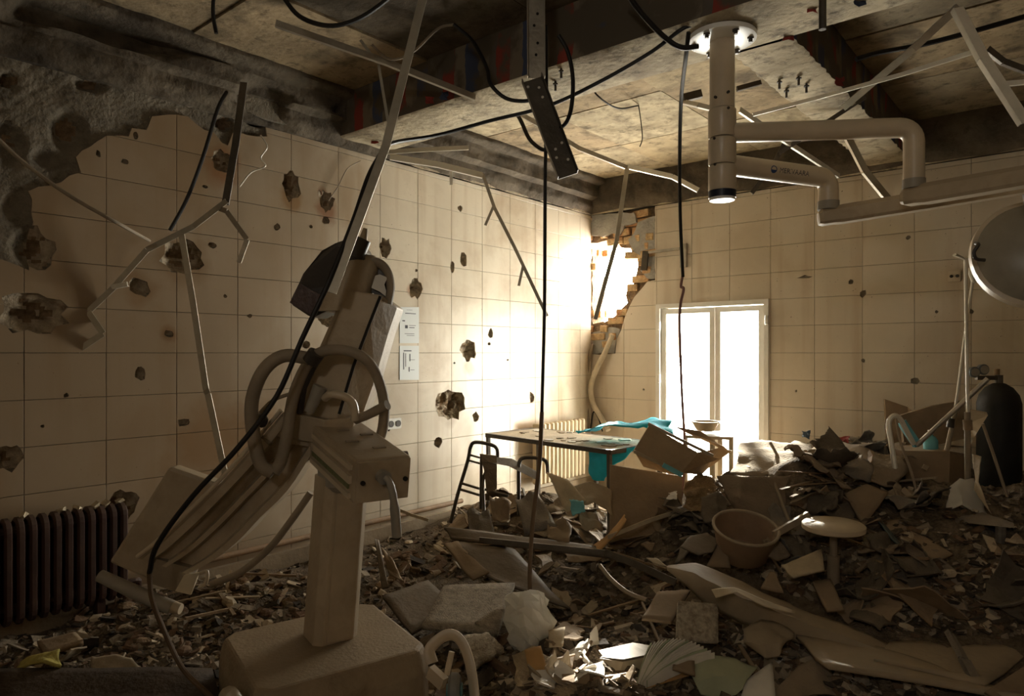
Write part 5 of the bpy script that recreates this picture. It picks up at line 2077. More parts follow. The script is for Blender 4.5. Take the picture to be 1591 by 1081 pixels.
# bent white hose hooked over the heap
cable([P(1420, 690, 4.6), P(1408, 668, 4.6), P(1398, 650, 4.6), P(1388, 646, 4.6), P(1381, 658, 4.6), P(1385, 690, 4.58), P(1392, 735, 4.55)], 0.017, M_strip_white, 'bent_tube', 'pale tube bent into a hook on top of the heap', 'tube')
cable([P(1392, 650, 4.55), P(1400, 690, 4.5), P(1415, 730, 4.45), P(1424, 765, 4.4), P(1425, 790, 4.38), P(1415, 795, 4.36)], 0.008, M_hose, 'cable', 'grey cable trailing down from the hooked tube over heap', 'cable')
strip([P(1402, 655, 4.62), P(1427, 692, 4.6)], 0.05, 0.006, M_blue2, 'metal_plate', 'narrow bluish metal plate beside the hooked tube', 'plate')

# ---- dark plastic chair lying at the right edge
root = thing('plastic_chair', P(1540, 900, 3.9), 'dark overturned plastic chair with navy seat at the right edge', 'chair')
M_navy = mat('navy_plastic', (0.012, 0.014, 0.028), 0.4, var=0.2, bump=0.05, dust=0.1)
b = MB()
loft(b, [[P(1462, 800, 4.2), P(1575, 812, 3.9)], [P(1455, 808, 4.1), P(1576, 820, 3.8)]], 0.25)
fix_normals(b.build('seat', M_cloth_g, root))
b = MB()
loft(b, [[P(1508, 820, 4.0), P(1546, 822, 3.95)], [P(1512, 860, 4.0), P(1546, 862, 3.95)]], 0.02)
fix_normals(b.build('backrest', M_navy, root))
b = MB()
loft(b, [[P(1576, 830, 3.9), P(1620, 832, 3.8)], [P(1574, 872, 3.9), P(1620, 876, 3.8)]], 0.02)
fix_normals(b.build('backrest_panel', M_navy, root))
for (a, c_) in (((1555, 815, 3.88), (1553, 890, 3.85)), ((1503, 812, 4.05), (1507, 888, 4.0)), ((1470, 805, 4.3), (1472, 870, 4.2)), ((1600, 815, 3.9), (1600, 890, 3.8))):
    b = MB()
    b.bar(P(*a), P(*c_), 0.045, 0.045, FV, bev=0.01)
    b.build('leg', M_cloth_g, root)

# ---- plastic bag under the hanging cable
b = MB()
rows = [[(790, 925), (815, 914), (838, 920), (852, 935)], [(784, 955), (812, 945), (842, 950), (862, 962)], [(788, 990), (815, 985), (840, 990), (856, 985)], [(800, 1015), (818, 1022), (834, 1020), (842, 1008)]]
for sgn, dd in ((1, 3.36), (-1, 3.5)):
    bulge = [[0, -.02, -.02, 0], [0, -.07, -.06, 0], [0, -.06, -.05, 0], [0, -.02, -.02, 0]]
    g = [[P(x, y, 3.43 + sgn * bulge[i][j] + (0.0 if j in (0, 3) else 0)) for j, (x, y) in enumerate(r)] for i, r in enumerate(rows)]
    q = cloth(g, 9, 8, 0.03, 15, 71)
    b.add(q.v, q.f)
solid(solo(b, 'plastic_bag', M_bag, 'crumpled translucent plastic bag around the hanging cable end', 'bag'), 0.002)


# ================================================================== RUBBLE
def sst(a, b, x):
    t = min(1, max(0, (x - a) / (b - a)))
    return t * t * (3 - 2 * t)


GAUSS = []
for px, py, z, amp, sg in [(880, 812, 0.15, 0.22, 0.45), (790, 800, 0.1, 0.16, 0.4), (1130, 850, 0.2, 0.10, 0.4), (1470, 990, 0.08, 0.10, 0.5),
                           (1050, 880, 0.1, 0.10, 0.35), (420, 925, 0.03, 0.06, 0.4), (250, 960, 0.03, 0.06, 0.4), (900, 1050, 0.04, 0.05, 0.3)]:
    p = PZ(px, py, z)
    GAUSS.append((p.x, p.y, amp, sg))
GAUSS.append((-1.40, 4.55, 0.25, 0.24))  # extra hump behind the dark drape, added to keep sun off the boards


def Hs(x, y):
    """smooth heap"""
    h = 0.66 * sst(3.55, 5.25, y) * sst(-2.8, -2.05, x) * (0.9 + 0.1 * math.sin(x * 3))
    h += 0.05 * sst(-2.2, -1.6, x) * sst(2.6, 3.6, y)
    for gx_, gy_, a, s in GAUSS:
        h += a * math.exp(-((x - gx_) ** 2 + (y - gy_) ** 2) / (2 * s * s))
    return h


def Hh(x, y):
    h = Hs(x, y)
    k = 0.03 + 0.06 * min(1, h / 0.3)
    h += 0.012 + k * noise.noise((x * 3.1, y * 3.1, 1.7)) + 0.45 * k * noise.noise((x * 9, y * 9, 4.1)) + 0.012 * noise.noise((x * 27, y * 27, 2.2))
    return max(0.004, h)


def ground(px, py, lift=0.0):
    d = 2.2
    while d < 9:
        p = P(px, py, d)
        if p.z <= Hh(p.x, p.y):
            break
        d += 0.03
    q = P(px, py, d)
    q.z = Hh(q.x, q.y) + lift
    return q


# places kept clear for the large flat pieces (where they are laid below)
KEEP = [[(1030, 870), (1085, 866), (1250, 935), (1395, 1000), (1385, 1035), (1200, 1000), (1090, 945)],
        [(1225, 985), (1380, 990), (1600, 995), (1600, 1085), (1500, 1085), (1280, 1045)],
        [(590, 930), (690, 900), (805, 903), (780, 990), (640, 990)], [(985, 1070), (1020, 990), (1120, 985), (1190, 1030), (1150, 1085)],
        [(925, 1060), (925, 1000), (1030, 995), (1015, 1045)], [(1045, 930), (1120, 935), (1120, 1005), (1045, 1000)], [(780, 1020), (780, 910), (868, 910), (868, 1020)],
        [(1105, 730), (1240, 730), (1240, 820), (1130, 815)], [(1100, 800), (1195, 800), (1195, 890), (1100, 890)], [(1305, 745), (1385, 745), (1385, 820), (1305, 820)],
        [(1240, 800), (1345, 800), (1330, 930), (1260, 930)], [(1355, 800), (1485, 800), (1485, 878), (1400, 870)], [(1140, 683), (1240, 683), (1240, 740), (1140, 740)],
        [(1400, 690), (1510, 690), (1510, 780), (1400, 780)], [(940, 715), (1065, 715), (1065, 800), (940, 800)]]
mb = MB()
gx0, gx1, gy0, gy1 = LX + 0.01, 0.9, 0.3, BY - 0.005
nx_, ny_ = 170, 190
vs, fs = [], []
for i in range(nx_ + 1):
    x = gx0 + (gx1 - gx0) * i / nx_
    for j in range(ny_ + 1):
        y = gy0 + (gy1 - gy0) * j / ny_
        vs.append((x, y, Hh(x, y)))
for i in range(nx_):
    for j in range(ny_):
        a = i * (ny_ + 1) + j
        fs.append((a, a + ny_ + 1, a + ny_ + 2, a + 1))
mb.add(vs, fs)
M_rub = mat('crushed_rubble', (0.165, 0.125, 0.082), 0.95, var=0.55, scale=14, bump=0.9, bscale=70, stain=(0.055, 0.04, 0.027), stain_amt=0.7, sscale=7)
o = mb.build('rubble_bed', M_rub, smooth=True, angle=70)
tag(o, 'brown dust and crushed rubble covering the floor and rising in heap', 'rubble', kind='stuff')

# ---- loose chips too small to pick apart
M_chip = [M_rub, mat('chip_grey', (0.27, 0.22, 0.16), 0.95, var=0.4, bump=0.5), mat('chip_pale', (0.46, 0.38, 0.27), 0.9, var=0.3, bump=0.3), mat('chip_brown', (0.16, 0.10, 0.06), 0.9, var=0.4, bump=0.4), mat('chip_dark', (0.06, 0.047, 0.034), 0.9, var=0.4, bump=0.4)]


def chip(b, p, s, rr, m, flat=1.0, long=1.0):
    rot = Euler((rr.uniform(-.6, .6), rr.uniform(-.6, .6), rr.uniform(0, 6.28))).to_matrix()
    vs = []
    for x in (-1, 1):
        for y in (-1, 1):
            for z in (-1, 1):
                v = Vector((x * s * long * rr.uniform(.55, 1.1), y * s * rr.uniform(.45, 1.1), z * s * 0.6 * flat * rr.uniform(.4, 1.1)))
                vs.append(p + rot @ v)
    b.add(vs, [(0, 1, 3, 2), (4, 6, 7, 5), (0, 4, 5, 1), (2, 3, 7, 6), (0, 2, 6, 4), (1, 5, 7, 3)], m)


rr = random.Random(5)
mb = MB()
cnt = 0
while cnt < 7500:
    px, py = rr.uniform(-10, 1600), 1085 - abs(rr.gauss(0, 0.55)) * 330
    if py < 740 or any(inside(px, py, k) for k in KEEP[:3]):
        continue
    p = ground(px, py)
    if p.x < LX + 0.06 or p.y > BY - 0.1:
        continue
    dist = (p - Vector((0, 0, EYE))).length
    s = min(0.035, max(0.006, rr.lognormvariate(-4.35, 0.5)))
    m = rr.choices(range(5), (4, 3, 2, 2.5, 2))[0]
    chip(mb, p + Vector((0, 0, s * 0.3)), s, rr, m, rr.uniform(.3, 1), rr.choice((1, 1, 1, 2.6)))
    cnt += 1
o = mb.build('rubble_chips', M_chip)
tag(o, 'countless small chips of plaster and splinters strewn over the rubble', 'rubble', kind='stuff')

# ---- countable loose pieces: chunks, boards, rags and papers lying about
M_chunks = [M_chip[1], M_chip[2], M_brickcore, M_chip[3]]


def chunk(px, py, s, seed, m, label, group, name='plaster_chunk', cat='rubble'):
    rr = random.Random(seed)
    p = ground(px, py)
    b = MB()
    rot = Euler((rr.uniform(-.5, .5), rr.uniform(-.5, .5), rr.uniform(0, 6.28))).to_matrix()
    lay_ = [(-0.5, 0.75), (-0.1, 1.05), (0.25, 0.95), (0.5, 0.55)]
    k = 7
    vs, fs = [], []
    ph = [rr.uniform(.7, 1.2) for _ in range(k)]
    for h, r in lay_:
        for i in range(k):
            a = 2 * math.pi * i / k
            q = r * ph[i] * rr.uniform(.85, 1.12)
            vs.append(p + rot @ Vector((math.cos(a) * q * s, math.sin(a) * q * s * 0.75, h * s * 0.8)) + Vector((0, 0, s * 0.25)))
    for l in range(3):
        for i in range(k):
            j = (i + 1) % k
            fs.append((l * k + i, l * k + j, l * k + k + j, l * k + k + i))
    fs += [tuple(range(k - 1, -1, -1)), tuple(range(3 * k, 4 * k))]
    b.add(vs, fs)
    return solo(b, name, m, label, cat, group)


def scrap(px, py, w, l, seed, m, name, label, cat, group, curl=0.25, lift=0.03, tilt=0.5, nu=6, nv=5, th=0.003, cr=0.02):
    """bent scrap of sheet material resting on the ground"""
    rr = random.Random(seed)
    p = ground(px, py, lift)
    rot = Euler((rr.uniform(-tilt, tilt), rr.uniform(-tilt, tilt), rr.uniform(0, 6.28))).to_matrix()
    c1, c2 = rr.uniform(-curl, curl), rr.uniform(-curl, curl)
    b = MB()
    vs = []
    sk = rr.uniform(-.25, .25)
    zmin = 0
    for i in range(nu + 1):
        for j in range(nv + 1):
            u, v = i / nu * 2 - 1, j / nv * 2 - 1
            e = 1 + (rr.uniform(-.12, .1) if abs(u) == 1 or abs(v) == 1 else 0)
            q = Vector((u * l / 2 * e + sk * v * w, v * w / 2 * e, (c1 * u * u + c2 * u * v) * l * 0.5))
            n3 = noise.noise_vector((q.x * 11 + seed, q.y * 11, seed * 0.37)) * cr * 1.3
            vs.append(p + rot @ (q + n3))
    k = nv + 1
    fs = [(i * k + j, (i + 1) * k + j, (i + 1) * k + j + 1, i * k + j + 1) for i in range(nu) for j in range(nv)]
    b.add(vs, fs)
    o = solo(b, name, m, label, cat, group, smooth=cr > 0.015)
    return solid(o, th)


TONE = {'white_paper': 'white', 'dusty_laminate': 'pale', 'chip_pale': 'pale', 'chip_grey': 'grey', 'grey_cloth': 'grey', 'dark_cloth': 'dark', 'cardboard': 'brown',
        'brown_board': 'reddish', 'dusty_wood': 'dark wood', 'broken_brick': 'reddish', 'chip_brown': 'brown', 'brown_cloth': 'brown'}


def toned(label, m):
    return label.replace('~', TONE[m.name])


def in_zone(rr, zone):
    x0, x1, y0, y1 = zone
    for _ in range(40):
        q = rr.uniform(x0, x1), rr.uniform(y0, y1)
        if any(inside(q[0], q[1], k) for k in KEEP):
            continue
        p = ground(*q)
        if p.x > LX + 0.12 and p.y < BY - 0.12 and (p - base_c).length > 0.52:
            break
    return q


rr = random.Random(31)
seed = 100
for zone, n, smin, smax, lab, grp in [
        ((190, 475, 885, 985), 46, 0.02, 0.055, '~ broken plaster chunk on the floor between radiator and x-ray machine base', 'chunks left of the machine base'),
        ((575, 700, 830, 930), 22, 0.02, 0.05, '~ plaster chunk on the floor just behind the machine column', 'chunks behind the machine column'),
        ((880, 1020, 950, 1070), 24, 0.015, 0.04, '~ plaster chunk on the lit floor between plastic bag and open book', 'chunks on the lit floor'),
        ((1030, 1480, 850, 930), 26, 0.025, 0.06, '~ lump of rubble at the dark foot of the heap', 'lumps at the heap foot'),
        ((1120, 1400, 1000, 1078), 16, 0.015, 0.045, '~ plaster chunk in the foreground near the lower right boards', 'chunks in the right foreground'),
        ((20, 330, 1000, 1075), 18, 0.02, 0.05, '~ plaster chunk in the dark lower left foreground', 'chunks lower left')]:
    for k in range(n):
        px, py = in_zone(rr, zone)
        seed += 1
        size, m = rr.uniform(smin, smax), rr.choice(M_chunks)
        chunk(px, py, size, seed, m, toned(lab, m), grp)
M_rags = [M_cloth, M_cloth_g, M_cloth_d, M_cloth]
M_pap = [M_paper, M_laminate, M_card]
for zone, n, wl, ms, nm, lab, cat, grp, cr in [
        ((1140, 1440, 690, 800), 20, (0.14, 0.34), M_rags, 'rag', '~ crumpled rag strewn over the top of the rubble heap', 'rag', 'rags on the heap top', 0.05),
        ((1060, 1460, 790, 890), 18, (0.12, 0.30), M_rags, 'rag', '~ crumpled rag on the lower slope of the heap', 'rag', 'rags on the heap slope', 0.05),
        ((760, 1000, 770, 850), 18, (0.12, 0.28), M_rags, 'rag', '~ rag among the junk in front of the steel table', 'rag', 'rags before the table', 0.04),
        ((1000, 1460, 720, 870), 16, (0.08, 0.22), [M_card, M_ply, M_laminate, M_card], 'cardboard_scrap', 'torn ~ board scrap stuck in the rubble heap', 'cardboard', 'cardboard scraps in the heap', 0.012),
        ((700, 1010, 790, 880), 20, (0.10, 0.26), [M_card, M_ply, M_wood], 'cardboard_scrap', '~ board scrap lying in front of the steel table', 'cardboard', 'board scraps before the table', 0.01),
        ((600, 900, 880, 1010), 20, (0.06, 0.16), [M_card, M_laminate, M_wood], 'cardboard_scrap', 'small ~ board scrap around the speckled panels and plastic bag', 'cardboard', 'scraps round the plastic bag', 0.01),
        ((800, 1220, 1000, 1078), 26, (0.05, 0.13), [M_paper, M_laminate, M_card, M_paper], 'paper_scrap', 'torn ~ paper scrap in the bright foreground around the open book', 'paper', 'papers in the foreground', 0.012),
        ((1280, 1591, 880, 1000), 20, (0.12, 0.3), [M_cloth_d, M_wood, M_card, M_cloth_d], 'board_scrap', '~ scrap in the shadow at the lower right', 'board', 'dark scraps lower right', 0.01),
        ((20, 330, 1000, 1078), 14, (0.05, 0.14), [M_card, M_cloth_d, M_laminate], 'paper_scrap', '~ scrap in the dark lower left corner below the radiator', 'paper', 'scraps lower left', 0.015),
        ((1140, 1440, 685, 730), 12, (0.05, 0.12), [M_paper, M_laminate, M_cloth_g], 'paper_scrap', '~ light scrap on the crest of the rubble heap', 'paper', 'papers on the heap crest', 0.02)]:
    for k in range(n):
        px, py = in_zone(rr, zone)
        seed += 1
        w = rr.uniform(*wl)
        w2, m = w * rr.uniform(.5, 1), rr.choice(ms)
        scrap(px, py, w2, w, seed, m, nm, toned(lab, m), cat, grp, lift=0.03 + w * 0.12, tilt=0.75, cr=cr, nu=11 if cr > 0.03 else 5, nv=10 if cr > 0.03 else 4, th=0.004 if cr > 0.015 else 0.008, curl=0.35)
# sticks and laths
for zone, n, lab, grp in [((700, 1080, 800, 900), 14, 'thin ~ lath lying among junk before the table', 'laths before the table'),
                          ((1040, 1480, 740, 880), 22, 'thin ~ stick poking out of the rubble heap', 'sticks in the heap'),
                          ((850, 1200, 960, 1070), 14, 'splintered ~ lath in the bright foreground', 'laths in the foreground'),
                          ((200, 470, 900, 980), 8, 'splintered ~ lath on the floor left of the machine', 'laths left of the machine')]:
    for k in range(n):
        px, py = in_zone(rr, zone)
        p = ground(px, py, 0.03)
        a = rr.uniform(0, 6.28)
        L_ = rr.uniform(0.12, 0.5)
        d = Vector((math.cos(a), math.sin(a), rr.uniform(-.35, .35))) * L_ / 2
        b = MB()
        b.bar(p - d, p + d, rr.uniform(.008, .025), rr.uniform(.006, .014))
        m = rr.choice([M_wood, M_ply, M_laminate, M_wood])
        solo(b, 'lath', m, toned(lab, m), 'stick', grp)


# ---- the large pieces one by one
def board(c4, th, m, name, label, cat='board', warp=0.012, nu=8, nv=6, seed=1, rag=0.0):
    """warped board from four (px, py, depth) corners in order"""
    A, B_, C_, D_ = [P(*q) for q in c4]
    b = MB()
    rr = random.Random(seed)
    n = (B_ - A).cross(D_ - A).normalized()
    vs = []
    for i in range(nu + 1):
        for j in range(nv + 1):
            u, v = i / nu, j / nv
            e = rag if (i in (0, nu) or j in (0, nv)) else 0
            p = A * (1 - u) * (1 - v) + B_ * u * (1 - v) + C_ * u * v + D_ * (1 - u) * v
            p = p + n * noise.noise((u * 2.2 + seed, v * 2.2, seed)) * warp * 2
            if e:
                cen = (A + B_ + C_ + D_) / 4
                p = p + (cen - p) * rr.uniform(0, e)
            vs.append(p)
    k = nv + 1
    b.add(vs, [(i * k + j, (i + 1) * k + j, (i + 1) * k + j + 1, i * k + j + 1) for i in range(nu) for j in range(nv)])
    o = solo(b, name, m, label, cat, smooth=True, angle=30)
    return solid(o, th)


M_speck = mat('speckled_panel', (0.26, 0.22, 0.165), 0.8, var=0.45, scale=40, bump=0.5, bscale=120, stain=(0.07, 0.055, 0.04), stain_amt=0.8, sscale=22, dust=0.3)
M_speck_l = mat('speckled_stone', (0.40, 0.345, 0.26), 0.8, var=0.4, scale=45, bump=0.5, bscale=120, stain=(0.16, 0.12, 0.08), stain_amt=0.8, sscale=25)
M_dboard = mat('dark_board', (0.12, 0.095, 0.07), 0.75, var=0.35, scale=6, bump=0.3, dust=0.35)
M_orange = mat('orange_card', (0.46, 0.27, 0.11), 0.85, var=0.2, scale=6, bump=0.15)
M_tan = mat('tan_sheet', (0.52, 0.43, 0.29), 0.8, var=0.2, scale=7, bump=0.2, dust=0.2)

board([(595, 928, 3.75), (665, 903, 3.95), (712, 945, 3.7), (640, 985, 3.45)], 0.02, M_dboard, 'floor_panel', 'dark grey panel lying beside the machine base edge', 'panel', 0.004)
board([(690, 912, 3.9), (800, 908, 3.95), (772, 985, 3.35), (655, 975, 3.4)], 0.025, M_speck, 'floor_panel', 'speckled grey floor panel lying left of the plastic bag', 'panel', 0.003)
board([(738, 970, 3.42), (770, 948, 3.5), (786, 945, 3.5), (772, 988, 3.35)], 0.03, M_speck, 'panel_fragment', 'small upright speckled fragment at the panel front edge', 'panel', 0.002)
board([(715, 990, 3.3), (760, 985, 3.32), (784, 1010, 3.22), (735, 1040, 3.12)], 0.03, M_speck_l, 'panel_fragment', 'pale speckled tile fragment left below the plastic bag', 'panel', 0.002, rag=0.12)
board([(698, 843, 4.4), (800, 853, 4.4), (886, 948, 3.85), (778, 908, 4.0)], 0.012, M_dboard, 'brown_sheet', 'big dark brown board slanting down behind the speckled panel', 'board', 0.02)
board([(690, 846, 4.35), (712, 842, 4.4), (760, 890, 4.1), (735, 902, 4.05)], 0.012, M_card, 'brown_sheet', 'pale cornered brown sheet at left end of the slanting dark board', 'board', 0.01)
board([(690, 820, 4.6), (940, 852, 4.4), (965, 868, 4.2), (705, 838, 4.45)], 0.02, M_dboard, 'long_board', 'long dark board lying across the junk before the table', 'board', 0.01)
strip([P(745, 838, 4.3), P(840, 848, 4.25), P(940, 858, 4.2)], 0.03, 0.012, M_dsteel, 'edge_profile', 'long dark metal edge profile with a bright rim below the table junk', 'profile')
strip([P(940, 858, 4.2), P(985, 875, 4.1), P(1050, 905, 3.9)], 0.04, 0.012, M_dsteel, 'edge_profile', 'right end of the dark metal profile sinking into rubble', 'profile')
b = cloth([[P(905, 856, 4.45), P(925, 848, 4.45), P(948, 828, 4.5), P(970, 800, 4.6)], [P(900, 862, 4.35), P(932, 858, 4.3), P(955, 836, 4.35), P(973, 808, 4.4)]], 6, 16, 0.012, 6, 2)
solid(solo(b, 'cardboard_sheet', M_orange, 'curled orange-brown cardboard sheet leaning before the table', 'cardboard', smooth=True), 0.006)
strip([P(945, 834, 4.35), P(1010, 808, 4.5), P(1072, 788, 4.6)], 0.025, 0.012, M_tan, 'wooden_batten', 'pale batten slanting up to the right in front of the cabinet panel', 'batten')
board([(849, 733, 4.8), (884, 746, 4.75), (912, 778, 4.6), (880, 797, 4.6)], 0.008, M_tan, 'tan_sheet', 'pale tan board slanting under the front of the table', 'board', 0.01, rag=0.05)
board([(884, 775, 4.58), (908, 778, 4.58), (910, 795, 4.5), (888, 803, 4.5)], 0.004, M_blue2, 'plastic_scrap', 'small teal plastic scrap at the foot of the tan board', 'plastic', 0.01, rag=0.2)
b = cloth([[P(885, 755, 4.75), P(915, 745, 4.8), P(945, 760, 4.75)], [P(895, 790, 4.6), P(925, 785, 4.6), P(955, 800, 4.6)]], 12, 14, 0.035, 7, 8)
solid(solo(b, 'paper_heap', M_laminate, 'crumpled pale wrapping between tan board and cabinet panel', 'paper', smooth=True), 0.004)
for k, (c4, m, lab) in enumerate([
        ([(800, 775, 4.85), (835, 762, 4.9), (868, 820, 4.6), (815, 830, 4.55)], M_cloth_g, 'grey fanned sheet standing below the step stool'),
        ([(760, 770, 4.9), (795, 778, 4.85), (790, 815, 4.7), (765, 808, 4.75)], M_card, 'upright brown sheet below the left of the step stool'),
        ([(725, 795, 5.0), (760, 790, 4.95), (770, 835, 4.6), (728, 830, 4.65)], M_cloth_d, 'dark bent sheet at the foot of the step stool rail'),
        ([(850, 800, 4.7), (890, 815, 4.6), (885, 845, 4.4), (850, 838, 4.45)], M_card, 'brown sheet leaning left of the orange cardboard'),
        ([(895, 790, 4.65), (930, 800, 4.6), (938, 825, 4.5), (905, 820, 4.5)], M_laminate, 'dusty bent sheet right of the teal scrap')]):
    board(c4, 0.006, m, 'bent_sheet', lab, 'sheet', 0.03, seed=k + 3, rag=0.08)
chunk(872, 826, 0.05, 900, M_tan, 'rounded pale stone lump left of the orange cardboard', None, 'stone')

# curved torn metal sheet, the big one
tp = [(1037, 879, 3.55), (1078, 872, 3.58), (1130, 893, 3.55), (1185, 922, 3.50), (1240, 944, 3.42), (1310, 970, 3.34), (1392, 1006, 3.20)]
md_ = [(1037, 881, 3.53), (1080, 892, 3.44), (1125, 915, 3.34), (1180, 938, 3.29), (1238, 962, 3.25), (1300, 985, 3.20), (1385, 1015, 3.10)]
bt = [(1037, 884, 3.55), (1062, 908, 3.53), (1100, 938, 3.46), (1150, 968, 3.38), (1205, 988, 3.30), (1290, 1008, 3.21), (1380, 1028, 3.08)]
b = cloth([[P(*q) for q in tp], [P(*q) for q in md_], [P(*q) for q in bt]], 12, 40, 0.012, 6, 4)
solid(solo(b, 'metal_sheet', M_sheetm, 'large curved dusty metal sheet lying across the right foreground', 'sheet', smooth=True), 0.006)
b = cloth([[P(1105, 915, 3.29), P(1140, 912, 3.29), P(1190, 932, 3.25), P(1236, 950, 3.21)], [P(1112, 928, 3.25), P(1145, 920, 3.23), P(1190, 942, 3.19), P(1232, 953, 3.19)]], 6, 18, 0.006, 8, 9)
solid(solo(b, 'metal_flap', M_tan, 'torn bright edge flap along the middle of the curved metal sheet', 'sheet', smooth=True), 0.004)
board([(1053, 935, 3.35), (1114, 940, 3.35), (1115, 1000, 3.22), (1050, 996, 3.22)], 0.03, M_speck_l, 'stone_tile', 'square pale speckled tile standing upright below the curved metal sheet', 'tile', 0.001)
board([(1022, 921, 3.6), (1072, 918, 3.62), (1042, 968, 3.3), (997, 962, 3.34)], 0.016, M_card, 'brown_tile', 'smooth brown square panel left of the upright speckled tile', 'panel', 0.004)
# open book
root = thing('open_book', ground(1040, 1040), 'open book with fanned white pages lying in the bright foreground', 'book')
rr = random.Random(3)
for k in range(18):
    t = k / 17
    a = P(990 + 14 * t, 1060 - 2 * t, 2.98 + 0.02 * t)
    e = P(1012 + 98 * t, 998 + 16 * t - 14 * math.sin(t * 3.1), 3.14 - 0.03 * t)
    mid = a.lerp(e, 0.55) + Vector((0, 0, 0.022))
    rows = [a, a.lerp(mid, 0.5) + Vector((0, 0, 0.008)), mid, mid.lerp(e, 0.5) + Vector((0, 0, 0.004)), e]
    side = (e - a).cross(Vector((0, 0, 1))).normalized() * 0.0022
    b = MB()
    vs = []
    for p in rows:
        dn = Vector((0, 0, -0.05))
        vs += [p - side, p + side, p + side + dn, p - side + dn]
    fs = []
    for i in range(4):
        for j in range(4):
            q = (j + 1) % 4
            fs.append((i * 4 + j, i * 4 + q, i * 4 + 4 + q, i * 4 + 4 + j))
    fs += [(3, 2, 1, 0), (16, 17, 18, 19)]
    b.add(vs, fs)
    fix_normals(b.build('page', M_paper if k % 5 else M_green, root))
b = MB()
loft(b, [[P(986, 1066, 3.02), P(1108, 1016, 3.16)], [P(990, 1074, 2.98), P(1116, 1036, 3.08)]], 0.012)
fix_normals(b.build('cover', M_orange, root))
b = cloth([[P(1066, 1032, 3.08), P(1098, 1016, 3.14), P(1140, 1022, 3.12), P(1178, 1036, 3.06)], [P(1080, 1062, 2.98), P(1110, 1050, 3.0), P(1140, 1052, 3.0), P(1160, 1055, 3.0)], [P(1090, 1080, 2.96), P(1115, 1085, 2.96), P(1140, 1080, 2.96), P(1152, 1070, 2.96)]], 12, 16, 0.008, 8, 6)
solid(solo(b, 'green_folder', M_green, 'pale green curled folder lying right of the open book', 'folder', smooth=True), 0.004)
board([(1046, 1010, 3.12), (1078, 1020, 3.1), (1080, 1050, 3.0), (1045, 1040, 3.02)], 0.012, M_card, 'cardboard_piece', 'brown cardboard piece wedged between open book and green folder', 'cardboard', 0.004)
board([(1160, 1056, 3.02), (1200, 1028, 3.1), (1206, 1092, 2.9), (1146, 1096, 2.9)], 0.004, M_paper, 'paper_sheet', 'pinkish white paper sheet at the bottom edge right of the folder', 'paper', 0.006)
root = thing('flat_box', ground(962, 1035), 'small crushed white box left of the open book', 'box')
b = MB()
loft(b, [[P(932, 1014, 3.22), P(985, 1002, 3.26), P(1022, 1008, 3.24)], [P(930, 1020, 3.18), P(968, 1024, 3.14), P(1010, 1016, 3.18)]], 0.03)
fix_normals(b.build('lid', M_paper, root))
b = MB()
loft(b, [[P(930, 1022, 3.17), P(968, 1028, 3.13), P(1012, 1020, 3.17)], [P(932, 1045, 3.14), P(962, 1050, 3.1), P(1010, 1038, 3.14)]], 0.08)
fix_normals(b.build('body', M_laminate, root))
b = cloth([[P(1200, 1075, 2.98), P(1225, 1045, 3.05), P(1268, 1018, 3.1), P(1290, 1040, 3.05)], [P(1195, 1110, 2.9), P(1235, 1085, 2.9), P(1280, 1075, 2.92), P(1320, 1085, 2.95)]], 14, 16, 0.02, 7, 12)
solid(solo(b, 'canvas_cover', M_cloth, 'stitched brown canvas hump in the foreground right of paper sheet', 'canvas', smooth=True), 0.005)
b = cloth([[P(1154, 975, 3.25), P(1180, 965, 3.28), P(1212, 966, 3.28), P(1230, 985, 3.22)], [P(1158, 995, 3.2), P(1185, 1000, 3.12), P(1210, 1000, 3.12), P(1222, 1000, 3.15)], [P(1170, 1005, 3.18), P(1188, 1018, 3.1), P(1205, 1018, 3.1), P(1212, 1010, 3.12)]], 14, 14, 0.018, 9, 15)
solid(solo(b, 'crumpled_sheet', M_sheetm, 'small crumpled metal scrap below the curved sheet', 'scrap', smooth=True), 0.004)
board([(1182, 914, 3.5), (1196, 888, 3.58), (1204, 890, 3.58), (1218, 922, 3.45)], 0.012, M_card, 'pointed_shard', 'small pointed brown shard standing on the curved metal sheet', 'shard', 0.002)
board([(1004, 867, 3.9), (1022, 868, 3.9), (1036, 880, 3.85), (1020, 876, 3.85)], 0.006, M_tan, 'bright_sliver', 'bright sliver left of the curved metal sheet tip', 'sliver', 0.002)
# boards at lower right
board([(1385, 998, 3.24), (1610, 1004, 3.20), (1530, 1066, 2.80), (1358, 1028, 3.01)], 0.012, M_laminate, 'flat_board', 'wide grooved board on top of the lower right pile', 'board', 0.012)
board([(1232, 985, 3.29), (1390, 1012, 3.15), (1620, 1092, 2.68), (1288, 1038, 2.93)], 0.02, M_sheetm, 'flat_board', 'long dusty board lying under the grooved board', 'board', 0.01)
board([(1530, 1075, 2.73), (1600, 1030, 2.91), (1640, 1060, 2.82), (1580, 1110, 2.68)], 0.012, M_card, 'flat_board', 'brown board corner at the bottom right edge', 'board', 0.006)
strip([P(1478, 985, 3.1), P(1500, 1025, 2.95), P(1532, 1085, 2.8)], 0.04, 0.01, M_cloth_g, 'wooden_batten', 'dark batten lying across the grooved board', 'batten')
strip([P(1292, 998, 3.3), P(1350, 1004, 3.28)], 0.018, 0.01, M_tan, 'wooden_batten', 'short pale batten left of the grooved board', 'batten')
strip([P(1392, 882, 3.75), P(1470, 918, 3.6), P(1565, 965, 3.4)], 0.05, 0.02, M_hose, 'curtain_rail', 'long grooved grey rail slanting down to the right in the shadow', 'rail')
board([(1440, 905, 3.8), (1600, 890, 3.8), (1620, 945, 3.5), (1490, 922, 3.6)], 0.012, M_card, 'flat_board', 'dusty brown board at right edge above the grooved rail', 'board', 0.006)
